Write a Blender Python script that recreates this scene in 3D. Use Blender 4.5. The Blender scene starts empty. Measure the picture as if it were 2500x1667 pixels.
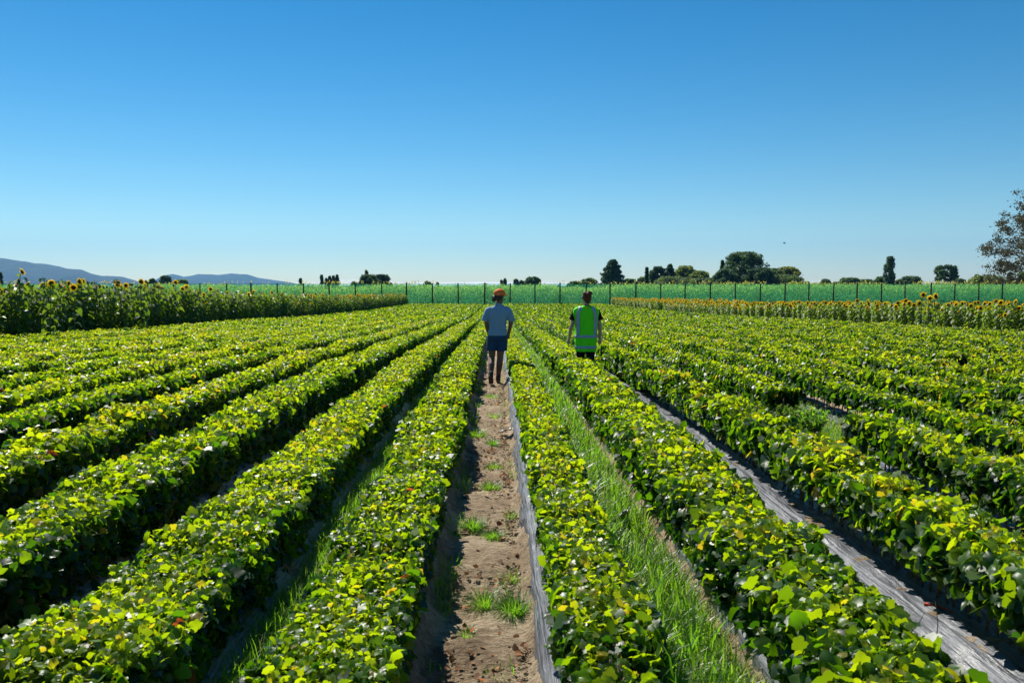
import bpy, math, random
import numpy as np
from mathutils import Vector, Matrix
R = math.radians
sc = bpy.context.scene
random.seed(7); rng = np.random.default_rng(11)

# ------------------------------------------------------------------ camera
EYE = 1.80
F = 2000.0                      # focal length in photo pixels (2500 wide)
XV, YV = 1210.0, 697.0          # vanishing point of the rows / true horizon
yaw = math.atan((1250 - XV) / F); pitch = math.atan((YV - 833.5) / F)
cam = bpy.data.cameras.new('camera'); cam.lens = 36 * F / 2500; cam.sensor_width = 36
cam.clip_start = 0.05; cam.clip_end = 60000
co = bpy.data.objects.new('camera', cam); sc.collection.objects.link(co)
co.location = (0, 0, EYE)
co.rotation_euler = (R(90) + pitch, 0, -yaw)
cam.dof.use_dof = True; cam.dof.focus_distance = 13.0; cam.dof.aperture_fstop = 7.0
sc.camera = co
CM = co.rotation_euler.to_matrix()

def ray(px, py):
    v = CM @ Vector(((px - 1250) / F, -(py - 833.5) / F, -1.0))
    return v
def at_y(px, py, Y):            # point on the ray through a pixel at world depth Y
    v = ray(px, py); t = Y / v.y
    return Vector((v.x * t, Y, EYE + v.z * t))
def at_z(px, py, z=0.0):
    v = ray(px, py); t = (z - EYE) / v.z
    return Vector((v.x * t, v.y * t, z))

# ------------------------------------------------------------------ light
SUN_EL, SUN_AZ = 46.5, 27.0     # azimuth: degrees left of +Y
sd = Vector((-math.sin(R(SUN_AZ)) * math.cos(R(SUN_EL)), math.cos(R(SUN_AZ)) * math.cos(R(SUN_EL)), math.sin(R(SUN_EL))))
sl = bpy.data.lights.new('sun', 'SUN'); sl.energy = 5.0; sl.angle = R(0.53); sl.color = (1.0, 0.955, 0.87)
so = bpy.data.objects.new('sun', sl); sc.collection.objects.link(so)
so.rotation_euler = sd.to_track_quat('Z', 'Y').to_euler(); so.location = (0, 0, 50)

sc.view_settings.view_transform = 'Standard'; sc.view_settings.look = 'None'
sc.view_settings.gamma = 1.0; sc.view_settings.exposure = 0.50
sc.cycles.max_bounces = 6; sc.cycles.diffuse_bounces = 3; sc.cycles.glossy_bounces = 2
sc.cycles.transmission_bounces = 4; sc.cycles.transparent_max_bounces = 8; sc.cycles.volume_bounces = 0

world = bpy.data.worlds.new('World'); sc.world = world; world.use_nodes = True
nt = world.node_tree; N = nt.nodes; Lk = nt.links
N.clear()
wo = N.new('ShaderNodeOutputWorld'); bg = N.new('ShaderNodeBackground'); bg.inputs[1].default_value = 0.084
sky = N.new('ShaderNodeTexSky'); sky.sky_type = 'NISHITA'; sky.sun_disc = False
sky.sun_elevation = R(SUN_EL); sky.sun_rotation = R(-SUN_AZ)
sky.air_density = 1.0; sky.dust_density = 0.0; sky.ozone_density = 3.0; sky.altitude = 0
hs = N.new('ShaderNodeHueSaturation'); hs.inputs['Saturation'].default_value = 1.38; hs.inputs['Value'].default_value = 1.0
Lk.new(sky.outputs[0], hs.inputs['Color'])
# a thin far cloud bank low over the horizon
tc = N.new('ShaderNodeTexCoord'); sep = N.new('ShaderNodeSeparateXYZ'); Lk.new(tc.outputs['Generated'], sep.inputs[0])
noi = N.new('ShaderNodeTexNoise'); noi.inputs['Scale'].default_value = 9.0; noi.inputs['Detail'].default_value = 5.0
mp = N.new('ShaderNodeMapping'); mp.inputs['Scale'].default_value = (1, 1, 14); Lk.new(tc.outputs['Generated'], mp.inputs[0]); Lk.new(mp.outputs[0], noi.inputs['Vector'])
def M(op, a, b=None, c=None):
    n = N.new('ShaderNodeMath'); n.operation = op
    for k, v in enumerate((a, b, c)):
        if v is None: continue
        if isinstance(v, (int, float)): n.inputs[k].default_value = v
        else: Lk.new(v, n.inputs[k])
    return n.outputs[0]
edge = M('MULTIPLY_ADD', noi.outputs[0], 0.016, -0.002)      # top edge of the bank (sine of elevation)
m1 = M('SUBTRACT', edge, sep.outputs[2])
m1 = M('MULTIPLY', m1, 900.0); m1 = M('MINIMUM', M('MAXIMUM', m1, 0.0), 1.0)
azf = M('MULTIPLY', M('ABSOLUTE', M('SUBTRACT', sep.outputs[0], 0.0)), 2.2); azf = M('MAXIMUM', M('SUBTRACT', 1.0, azf), 0.25)
m1 = M('MULTIPLY', m1, M('MULTIPLY', azf, 0.75))
tn = N.new('ShaderNodeMix'); tn.data_type = 'RGBA'; tn.blend_type = 'MULTIPLY'; tn.inputs[0].default_value = 1; Lk.new(hs.outputs[0], tn.inputs[6]); er = N.new('ShaderNodeValToRGB'); er.color_ramp.elements[0].color = (.88, .92, .90, 1); er.color_ramp.elements[1].position = .42; er.color_ramp.elements[1].color = (.24, .70, .72, 1); Lk.new(sep.outputs[2], er.inputs[0]); Lk.new(er.outputs[0], tn.inputs[7])
mix = N.new('ShaderNodeMix'); mix.data_type = 'RGBA'
Lk.new(m1, mix.inputs[0]); Lk.new(tn.outputs[2], mix.inputs[6]); mix.inputs[7].default_value = (13, 12.7, 12.7, 1)
Lk.new(mix.outputs[2], bg.inputs[0]); Lk.new(bg.outputs[0], wo.inputs[0])

# ------------------------------------------------------------------ helpers
COL = sc.collection
def tag(o, label=None, cat=None, group=None, kind=None):
    if label: o['label'] = label
    if cat: o['category'] = cat
    if group: o['group'] = group
    if kind: o['kind'] = kind
    return o
def empty(name, loc, label, cat, group=None, rz=0.0):
    o = bpy.data.objects.new(name, None); COL.objects.link(o); o.location = loc; o.rotation_euler = (0, 0, rz)
    o.empty_display_size = 0.2
    return tag(o, label, cat, group)
def link(name, me, mat, parent=None):
    o = bpy.data.objects.new(name, me); COL.objects.link(o)
    if mat is not None and len(me.materials) == 0: me.materials.append(mat)
    if parent is not None: o.parent = parent
    return o
def np_mesh(name, V, Fc, smooth=False, tint=None):
    """V (n,3); Fc = list of int arrays (m,k); tint per vertex (n,) float"""
    me = bpy.data.meshes.new(name)
    V = np.ascontiguousarray(V, dtype=np.float32)
    if isinstance(Fc, np.ndarray): Fc = [Fc]
    nl = sum(f.size for f in Fc); nf = sum(len(f) for f in Fc)
    me.vertices.add(len(V)); me.vertices.foreach_set('co', V.ravel())
    me.loops.add(nl); me.polygons.add(nf)
    me.loops.foreach_set('vertex_index', np.concatenate([f.ravel() for f in Fc]).astype(np.int32))
    tot = np.concatenate([np.full(len(f), f.shape[1], np.int32) for f in Fc])
    st = np.concatenate([[0], np.cumsum(tot)[:-1]]).astype(np.int32)
    me.polygons.foreach_set('loop_start', st); me.polygons.foreach_set('loop_total', tot)
    if smooth: me.polygons.foreach_set('use_smooth', np.ones(nf, bool))
    if tint is not None:
        a = me.attributes.new('tint', 'FLOAT', 'POINT'); a.data.foreach_set('value', np.asarray(tint, np.float32))
    me.update(calc_edges=True)
    return me
class Acc:                      # accumulates pieces into one mesh
    def __init__(s): s.V = []; s.F = {}; s.T = []; s.n = 0
    def add(s, V, Fc, t=0.0):
        V = np.asarray(V, np.float32).reshape(-1, 3)
        for f in (Fc if isinstance(Fc, list) else [Fc]):
            f = np.asarray(f); s.F.setdefault(f.shape[1], []).append(f + s.n)
        s.V.append(V); s.T.append(np.broadcast_to(np.asarray(t, np.float32), (len(V),))); s.n += len(V)
    def mesh(s, name, smooth=False):
        return np_mesh(name, np.concatenate(s.V), [np.concatenate(f) for f in s.F.values()], smooth, np.concatenate(s.T))
def tube_np(P, rad, n=6, cap=True):
    """tube along points P with radii rad (scalars or (rx,ry)), returns V, faces quads + tris"""
    P = np.asarray(P, float); k = len(P)
    rr = np.array([(r, r) if np.isscalar(r) else r for r in rad], float)
    T = np.gradient(P, axis=0); T /= np.linalg.norm(T, axis=1)[:, None] + 1e-9
    ref = np.array([0, 1.0, 0]) if abs(T[:, 1]).mean() < 0.8 else np.array([1.0, 0, 0])
    U = np.cross(ref, T); U /= np.linalg.norm(U, axis=1)[:, None] + 1e-9
    W = np.cross(T, U)
    a = np.arange(n) * 2 * math.pi / n
    V = P[:, None, :] + U[:, None, :] * (np.cos(a)[None, :, None] * rr[:, 0][:, None, None]) + W[:, None, :] * (np.sin(a)[None, :, None] * rr[:, 1][:, None, None])
    V = V.reshape(-1, 3)
    i = np.arange(k - 1)[:, None] * n; j = np.arange(n)[None, :]; j2 = (j + 1) % n
    Q = np.stack([i + j, i + j2, i + n + j2, i + n + j], -1).reshape(-1, 4)
    out = [Q]
    if cap:
        V = np.vstack([V, P[:1], P[-1:]])
        c0, c1 = k * n, k * n + 1; jj = np.arange(n); jn = (jj + 1) % n
        out.append(np.stack([jn, jj, np.full(n, c0)], -1)); out.append(np.stack([(k - 1) * n + jj, (k - 1) * n + jn, np.full(n, c1)], -1))
        out = [out[0], np.concatenate(out[1:])]
    return V, out
def vnoise(x, y, seed=0, scale=1.0):
    x = np.asarray(x, float) / scale; y = np.asarray(y, float) / scale
    xi = np.floor(x).astype(np.int64); yi = np.floor(y).astype(np.int64); fx = x - xi; fy = y - yi
    fx = fx * fx * (3 - 2 * fx); fy = fy * fy * (3 - 2 * fy)
    def h(a, b):
        n = (a * 374761393 + b * 668265263 + seed * 974711) & 0x7fffffff
        n = ((n ^ (n >> 13)) * 1274126177) & 0x7fffffff
        return ((n ^ (n >> 16)) & 0xffff) / 65535.0
    return ((h(xi, yi) * (1 - fx) + h(xi + 1, yi) * fx) * (1 - fy) + (h(xi, yi + 1) * (1 - fx) + h(xi + 1, yi + 1) * fx) * fy) * 2 - 1
def nrm(a): return a / (np.linalg.norm(a, axis=-1, keepdims=True) + 1e-9)

# leaf templates: x width, y length (petiole at origin), z along normal
def leaf_tpl(kind):
    if kind == 'vine':
        half = [(0.20, -0.11), (0.43, 0.0), (0.47, 0.24), (0.54, 0.46), (0.36, 0.62), (0.20, 0.86)]
        pts = [(0, 0.04)] + half + [(0, 1.0)] + [(-x, y) for x, y in half[::-1]] + [(0, 0.42)]
        c = len(pts) - 1; m = c
        F3 = [(i, (i + 1) % m, c) for i in range(m)]
        V = np.array([(x, y, 0.34 * abs(x) - 0.30 * y * y - (0.55 * x * x)) for x, y in pts])
        return V, np.array(F3)
    if kind == 'fine':
        half = [(0.10, -0.07), (0.24, -0.13), (0.38, -0.06), (0.45, 0.08), (0.43, 0.22), (0.52, 0.36), (0.53, 0.50), (0.42, 0.60), (0.31, 0.66), (0.27, 0.82), (0.12, 0.95)]
        out = [(0, 0.05)] + half + [(0, 1.04)] + [(-x, y) for x, y in half[::-1]]
        inn = [(0.0, 0.18), (.24, .10), (.30, .36), (.16, .64), (0, .74), (-.16, .64), (-.30, .36), (-.24, .10)]
        pts = out + inn + [(0, .42)]; no = len(out); c = len(pts) - 1
        V = np.array([(x, y, 0.10 * abs(x) - 0.42 * y * y + .30 * y - 0.55 * x * x + .05 * math.sin(9 * x + 5 * y)) for x, y in pts])
        io = [0] * no
        for k, (x, y) in enumerate(out): io[k] = min(range(8), key=lambda q: (inn[q][0] - x) ** 2 + (inn[q][1] - y) ** 2)
        T3 = []
        for k in range(no):
            k2 = (k + 1) % no; T3.append((k, k2, no + io[k]))
            if io[k] != io[k2]: T3.append((no + io[k], k2, no + io[k2]))
        for q in range(8): T3.append((no + q, no + (q + 1) % 8, c))
        return V, np.array(T3)
    if kind == 'mid':
        pts = [(0, 0), (.28, -.04), (0.5, 0.25), (0.46, 0.60), (.20, .86), (0, 1), (-.20, .86), (-0.46, 0.60), (-0.5, 0.25), (-.28, -.04)]
        V = np.array([(x, y, 0.2 * abs(x) - 0.3 * y * y + .1 * y - .3 * x * x) for x, y in pts])
        return V, np.array([(0, 1, 2, 5), (2, 3, 4, 5), (0, 5, 8, 9), (5, 6, 7, 8)])
    if kind == 'far':
        pts = [(0, 0), (0.5, 0.4), (0, 1), (-0.5, 0.4)]
        V = np.array([(x, y, 0.3 * abs(x) - 0.1 * y * y) for x, y in pts])
        return V, np.array([(0, 1, 2), (0, 2, 3)])
    if kind == 'heart':
        half = [(0.3, -0.12), (0.5, 0.12), (0.42, 0.5), (0.2, 0.8)]
        pts = [(0, 0)] + half + [(0, 1.05)] + [(-x, y) for x, y in half[::-1]] + [(0, 0.45)]
        c = len(pts) - 1; m = c
        V = np.array([(x, y, 0.25 * abs(x) - 0.35 * y * y) for x, y in pts])
        return V, np.array([(i, (i + 1) % m, c) for i in range(m)])
    if kind == 'blade':
        V = np.array([(-.5, 0, 0), (.5, 0, 0), (-.42, .4, .03), (.42, .4, .03), (-.28, .75, .14), (.28, .75, .14), (0, 1.0, .34)])
        return V, [np.array([(0, 1, 3, 2), (2, 3, 5, 4)]), np.array([(4, 5, 6)])]
def scatter(acc, tpl, P, n, t, size, tint, zf=None, wf=None):
    """place template copies: P (N,3), n normal, t tip direction, size (N,), tint (N,)"""
    V, Fc = tpl
    n = nrm(n); t = nrm(t - n * (t * n).sum(-1, keepdims=True)); u = np.cross(t, n)
    N_ = len(P); size = np.broadcast_to(size, (N_,))
    zf = np.ones(N_) if zf is None else zf; wf = np.ones(N_) if wf is None else np.broadcast_to(wf, (N_,))
    W = P[:, None, :] + size[:, None, None] * (u[:, None, :] * (V[None, :, 0, None] * wf[:, None, None]) + t[:, None, :] * V[None, :, 1, None] + n[:, None, :] * (V[None, :, 2, None] * zf[:, None, None]))
    k = len(V); off = (np.arange(N_) * k)[:, None, None]
    Fs = [(f[None] + off).reshape(-1, f.shape[1]) for f in (Fc if isinstance(Fc, list) else [Fc])]
    acc.add(W.reshape(-1, 3), Fs, np.repeat(tint, k))

# ------------------------------------------------------------------ materials
def mat_base(name):
    m = bpy.data.materials.new(name); m.use_nodes = True
    return m, m.node_tree.nodes, m.node_tree.links, m.node_tree.nodes['Principled BSDF']
def simple(name, col, rough=0.7, spec=0.4, metal=0.0, var=0.25, scale=6.0, bump=0.0, bscale=60.0):
    m, n, l, b = mat_base(name)
    b.inputs['Roughness'].default_value = rough; b.inputs['Specular IOR Level'].default_value = spec; b.inputs['Metallic'].default_value = metal
    t = n.new('ShaderNodeTexNoise'); t.inputs['Scale'].default_value = scale; t.inputs['Detail'].default_value = 5
    tcn = n.new('ShaderNodeTexCoord'); l.new(tcn.outputs['Object'], t.inputs['Vector'])
    r = n.new('ShaderNodeValToRGB'); r.color_ramp.elements[0].position = .3; r.color_ramp.elements[1].position = .7
    r.color_ramp.elements[0].color = (*[c * (1 - var) for c in col], 1); r.color_ramp.elements[1].color = (*[min(1, c * (1 + var)) for c in col], 1)
    l.new(t.outputs[0], r.inputs[0]); l.new(r.outputs[0], b.inputs['Base Color'])
    if bump:
        t2 = n.new('ShaderNodeTexNoise'); t2.inputs['Scale'].default_value = bscale; t2.inputs['Detail'].default_value = 4; l.new(tcn.outputs['Object'], t2.inputs['Vector'])
        bp = n.new('ShaderNodeBump'); bp.inputs['Strength'].default_value = bump; bp.inputs['Distance'].default_value = .01
        l.new(t2.outputs[0], bp.inputs['Height']); l.new(bp.outputs[0], b.inputs['Normal'])
    return m
def leaf_mat(name, ramp, tramp, fac=0.5, rough=0.4, spec=0.5):
    """ramp / tramp: [(pos, colour)] for reflected and transmitted light over the per-leaf attribute tint"""
    m, n, l, b = mat_base(name)
    a = n.new('ShaderNodeAttribute'); a.attribute_name = 'tint'
    def rp(st):
        r = n.new('ShaderNodeValToRGB'); e = r.color_ramp.elements
        while len(e) < len(st): e.new(0.5)
        for q, (p, c) in zip(e, st): q.position = p; q.color = (*c, 1)
        l.new(a.outputs['Fac'], r.inputs[0]); return r
    l.new(rp(ramp).outputs[0], b.inputs['Base Color'])
    b.inputs['Roughness'].default_value = rough; b.inputs['Specular IOR Level'].default_value = spec
    tr = n.new('ShaderNodeBsdfTranslucent'); l.new(rp(tramp).outputs[0], tr.inputs[0])
    mx = n.new('ShaderNodeMixShader'); mx.inputs[0].default_value = fac
    l.new(b.outputs[0], mx.inputs[1]); l.new(tr.outputs[0], mx.inputs[2]); l.new(mx.outputs[0], n['Material Output'].inputs[0])
    return m
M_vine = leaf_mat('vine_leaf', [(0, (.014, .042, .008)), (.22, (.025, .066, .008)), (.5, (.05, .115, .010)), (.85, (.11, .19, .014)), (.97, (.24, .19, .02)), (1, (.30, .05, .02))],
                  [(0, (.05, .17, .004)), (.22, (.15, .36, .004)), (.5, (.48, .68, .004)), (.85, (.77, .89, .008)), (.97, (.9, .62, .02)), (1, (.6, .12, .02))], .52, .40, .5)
M_grass = leaf_mat('grass_blade', [(0, (.05, .11, .02)), (.7, (.09, .19, .02)), (.9, (.20, .22, .07)), (1, (.42, .34, .18))],
                   [(0, (.16, .45, .02)), (.7, (.40, .76, .02)), (.9, (.5, .5, .1)), (1, (.5, .4, .2))], .5, .38, .5)
M_straw = leaf_mat('straw', [(0, (.30, .22, .12)), (1, (.50, .40, .24))], [(0, (.3, .22, .1)), (1, (.5, .4, .2))], .35, .6, .3)
M_tree = leaf_mat('tree_leaf', [(0, (.05, .11, .06)), (.5, (.15, .24, .07)), (1, (.40, .36, .05))],
                  [(0, (.08, .16, .06)), (.5, (.28, .40, .06)), (1, (.60, .50, .05))], .42, .55, .3)
M_brownleaf = leaf_mat('dry_leaf', [(0, (.05, .055, .022)), (1, (.13, .115, .045))], [(0, (.08, .08, .03)), (1, (.22, .17, .07))], .25, .6, .2)
M_sfleaf = leaf_mat('sunflower_leaf', [(0, (.035, .08, .02)), (1, (.10, .17, .03))], [(0, (.10, .24, .012)), (1, (.34, .50, .02))], .40, .45, .35)
M_petal = leaf_mat('sunflower_petal', [(0, (.95, .62, .01)), (1, (1.0, .80, .03))], [(0, (1.0, .6, .0)), (1, (1.0, .75, .02))], .5, .5, .3)
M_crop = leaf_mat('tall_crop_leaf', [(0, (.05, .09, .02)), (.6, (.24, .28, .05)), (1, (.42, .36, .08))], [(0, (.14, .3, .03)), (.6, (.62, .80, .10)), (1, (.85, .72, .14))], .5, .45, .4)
M_bark = simple('bark', (.09, .065, .045), .85, .2, var=.4, bump=.5)
M_stem = simple('vine_stem', (.24, .145, .075), .75, .3, var=.4, scale=40, bump=.4)
M_sfstem = simple('sunflower_stem', (.10, .15, .05), .7, .3)
M_sfdisc = simple('sunflower_disc', (.05, .028, .012), .85, .2, var=.5, scale=80, bump=.6)
M_post = simple('weathered_dark_post', (.035, .03, .026), .8, .3, var=.4)

# ground: dirt, plus distant grass where the field ends
def ground_mat():
    m, n, l, b = mat_base('soil')
    tcn = n.new('ShaderNodeTexCoord'); geo = n.new('ShaderNodeNewGeometry')
    def noise(s, d, sc_=None, rough=.55):
        t = n.new('ShaderNodeTexNoise'); t.inputs['Scale'].default_value = s; t.inputs['Detail'].default_value = d; t.inputs['Roughness'].default_value = rough
        if sc_:
            q = n.new('ShaderNodeMapping'); q.inputs['Scale'].default_value = sc_; l.new(tcn.outputs['Object'], q.inputs[0]); l.new(q.outputs[0], t.inputs['Vector'])
        else: l.new(tcn.outputs['Object'], t.inputs['Vector'])
        return t.outputs[0]
    r = n.new('ShaderNodeValToRGB'); e = r.color_ramp.elements
    e[0].position = .34; e[0].color = (.13, .085, .05, 1); e[1].position = .62; e[1].color = (.60, .475, .315, 1)
    q = e.new(.5); q.color = (.36, .265, .165, 1)
    big = noise(2.2, 6); fine = noise(28, 6, (.6, 1.3, 1), .7)
    mx = n.new('ShaderNodeMath'); mx.operation = 'MULTIPLY_ADD'; l.new(fine, mx.inputs[0]); mx.inputs[1].default_value = .55
    m2 = n.new('ShaderNodeMath'); m2.operation = 'MULTIPLY'; l.new(big, m2.inputs[0]); m2.inputs[1].default_value = .5
    l.new(m2.outputs[0], mx.inputs[2]); l.new(mx.outputs[0], r.inputs[0])
    # far meadow colour
    r2 = n.new('ShaderNodeValToRGB'); r2.color_ramp.elements[0].color = (.05, .085, .025, 1); r2.color_ramp.elements[1].color = (.13, .15, .05, 1)
    l.new(noise(.012, 6), r2.inputs[0])
    sp = n.new('ShaderNodeSeparateXYZ'); l.new(tcn.outputs['Object'], sp.inputs[0])
    mr = n.new('ShaderNodeMapRange'); mr.inputs[1].default_value = 140; mr.inputs[2].default_value = 150; l.new(sp.outputs[1], mr.inputs[0])
    mc = n.new('ShaderNodeMix'); mc.data_type = 'RGBA'; l.new(mr.outputs[0], mc.inputs[0]); l.new(r.outputs[0], mc.inputs[6]); l.new(r2.outputs[0], mc.inputs[7])
    l.new(mc.outputs[2], b.inputs['Base Color']); b.inputs['Roughness'].default_value = .95; b.inputs['Specular IOR Level'].default_value = .15
    f2 = noise(70, 5, (.7, 1.5, 1), .75); ad = n.new('ShaderNodeMath'); ad.operation = 'MULTIPLY_ADD'; l.new(f2, ad.inputs[0]); ad.inputs[1].default_value = .4; l.new(fine, ad.inputs[2])
    bp = n.new('ShaderNodeBump'); bp.inputs['Strength'].default_value = 1.0; bp.inputs['Distance'].default_value = .05
    l.new(ad.outputs[0], bp.inputs['Height']); l.new(bp.outputs[0], b.inputs['Normal'])
    return m
M_soil = ground_mat()
def film_mat():
    m, n, l, b = mat_base('mulch_film')
    tcn = n.new('ShaderNodeTexCoord')
    def noise(s, d, sc_):
        t = n.new('ShaderNodeTexNoise'); t.inputs['Scale'].default_value = s; t.inputs['Detail'].default_value = d
        q = n.new('ShaderNodeMapping'); q.inputs['Scale'].default_value = sc_; l.new(tcn.outputs['Object'], q.inputs[0]); l.new(q.outputs[0], t.inputs['Vector']); return t.outputs[0]
    dust = noise(5, 5, (3, .8, 1)); st = noise(60, 4, (1, .04, 1))
    r = n.new('ShaderNodeValToRGB'); e = r.color_ramp.elements; e[0].position = .35; e[0].color = (.018, .021, .03, 1); e[1].position = .78; e[1].color = (.25, .26, .28, 1)
    ad = n.new('ShaderNodeMath'); ad.operation = 'MULTIPLY_ADD'; l.new(st, ad.inputs[0]); ad.inputs[1].default_value = .55
    m2 = n.new('ShaderNodeMath'); m2.operation = 'MULTIPLY'; l.new(dust, m2.inputs[0]); m2.inputs[1].default_value = .5; l.new(m2.outputs[0], ad.inputs[2])
    l.new(ad.outputs[0], r.inputs[0]); l.new(r.outputs[0], b.inputs['Base Color'])
    b.inputs['Roughness'].default_value = .43; b.inputs['Specular IOR Level'].default_value = .5
    bp = n.new('ShaderNodeBump'); bp.inputs['Strength'].default_value = 1.0; bp.inputs['Distance'].default_value = .014; l.new(st, bp.inputs['Height']); l.new(bp.outputs[0], b.inputs['Normal'])
    return m
M_film = film_mat()

# ------------------------------------------------------------------ terrain
LROWS = [-0.64, -1.57, -2.58] + [-3.62 - 1.03 * k for k in range(11)]
RROWS = [0.48, 1.44, 2.38, 3.42] + [4.44 + 1.02 * k for k in range(14)]
ROWS = sorted(LROWS + RROWS)
DROP = 1.85
def base_z(y):
    y = np.asarray(y, float); kx = [14, 23, 30, 42, 62, 90, 135, 150]; kz = [0, .18, .36, .57, 1.08, 1.5, 1.83, 1.85]
    return -(np.interp(y - 5, kx, kz) + np.interp(y - 2.5, kx, kz) + np.interp(y, kx, kz) + np.interp(y + 2.5, kx, kz) + np.interp(y + 5, kx, kz)) / 5
RC = np.array(ROWS)
def bed_z(x, y):
    x = np.asarray(x, float); y = np.asarray(y, float)
    d = np.full(np.broadcast(x, y).shape, 9.0)
    for c in ROWS: d = np.minimum(d, np.abs(x - c - 0.02 * vnoise(y, c, 3, 1.6)))
    t = np.clip((d - .22) / .12, 0, 1); t = t * t * (3 - 2 * t)
    fade = 1.0 / (1 + np.exp((np.abs(y - 70) - 71) * 2))
    return .13 * (1 - t) * fade
def gz(x, y): return base_z(y) + bed_z(x, y)
def ground():
    xs = np.concatenate([-np.geomspace(26, 11500, 30)[::-1], np.arange(-24, -5, .1), np.arange(-5, 5, .035), np.arange(5, 25, .1), np.geomspace(26, 11500, 30)])
    ys = np.concatenate([[-11500, -5000, -1500, -400, -100, -30, -10, -4, -1.5, 0], np.arange(.4, 10, .045), np.arange(10, 20, .12), np.arange(20, 60, .4), np.arange(60, 150, 1.0), np.geomspace(151, 11800, 45)])
    X, Y = np.meshgrid(xs, ys)
    Z = gz(X, Y)
    near = np.clip(1.5 - Y / 40, 0, 1) * (Y > 0)
    Z = Z + near * (.018 * vnoise(X, Y, 1, .16) + .012 * vnoise(X * .5, Y * 1.7, 2, .08) + .02 * vnoise(X, Y, 4, .6) + .006 * vnoise(X, Y, 9, .045))
    # crumbling bank on the left of the path
    bank = np.exp(-((X + .33) / .07) ** 2) * near
    Z = Z + bank * .035 * vnoise(X, Y, 6, .11)
    far = (Y > 160)
    Z = Z - 0.2 * far
    V = np.stack([X, Y, Z], -1).reshape(-1, 3); nx, ny = len(xs), len(ys)
    i = np.arange(ny - 1)[:, None] * nx + np.arange(nx - 1)[None, :]
    Q = np.stack([i, i + 1, i + nx + 1, i + nx], -1).reshape(-1, 4)
    o = link('ground', np_mesh('ground', V, Q, True), M_soil); o['kind'] = 'structure'
ground()

# far hills, in real distance
def hill(name, prof, D, depth, label):
    px = np.array([p[0] for p in prof], float); py = np.array([p[1] for p in prof], float)
    nx = 260; xs = np.linspace(px[0], px[-1], nx); hs_ = np.interp(xs, px, py)
    U = np.linspace(0, 1, 26); V = []
    for u in U:
        dist = D - depth / 2 + depth * u
        for k in range(nx):
            p = at_y(xs[k], hs_[k], D); az = p.x / p.y
            h = (p.z + 2)
            shape = math.sin(math.pi * min(1, max(0, u)) ** .8) ** .9
            z = h * shape
            V.append((az * dist, dist, z - 3))
    V = np.array(V); amp = np.clip((V[:, 2] + 3) / 60, 0, 1)
    V[:, 2] += amp * (8 * vnoise(V[:, 0], V[:, 1], 5, 260) + 10 * vnoise(V[:, 0], V[:, 1], 6, 120) + 14 * vnoise(V[:, 0] + V[:, 1] * .3, V[:, 1] * .2, 8, 420) * np.clip(1 - V[:, 1] / D + .05, 0, 1) * 8)
    i = np.arange(len(U) - 1)[:, None] * nx + np.arange(nx - 1)[None, :]
    Q = np.stack([i, i + 1, i + nx + 1, i + nx], -1).reshape(-1, 4)
    o = link(name, np_mesh(name, V, Q, True), M_hill); o['kind'] = 'structure'; o['label'] = label
M_hill = simple('hill_forest', (.014, .035, .035), .9, .1, var=.5, scale=.008)
def zc(v): return 600 + v / 2.834
hill('hills', [(-420, 600), (-200, 612), (0, 632), (21, 634), (62, 640), (85, 646), (141, 652), (197, 660), (219, 669), (247, 675), (300, 677), (335, 688), (380, 699)], 7500, 3500, 'high blue wooded hill at the left horizon')
hill('hills', [(350, 700), (372, 690), (385, 682), (400, 674), (420, 670.5), (448, 678), (483, 672), (529, 675), (565, 669), (600, 670.5), (635, 678), (670, 684), (706, 689), (760, 699)], 9500, 2600, 'lower pale blue range of hills right of the high hill')

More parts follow.
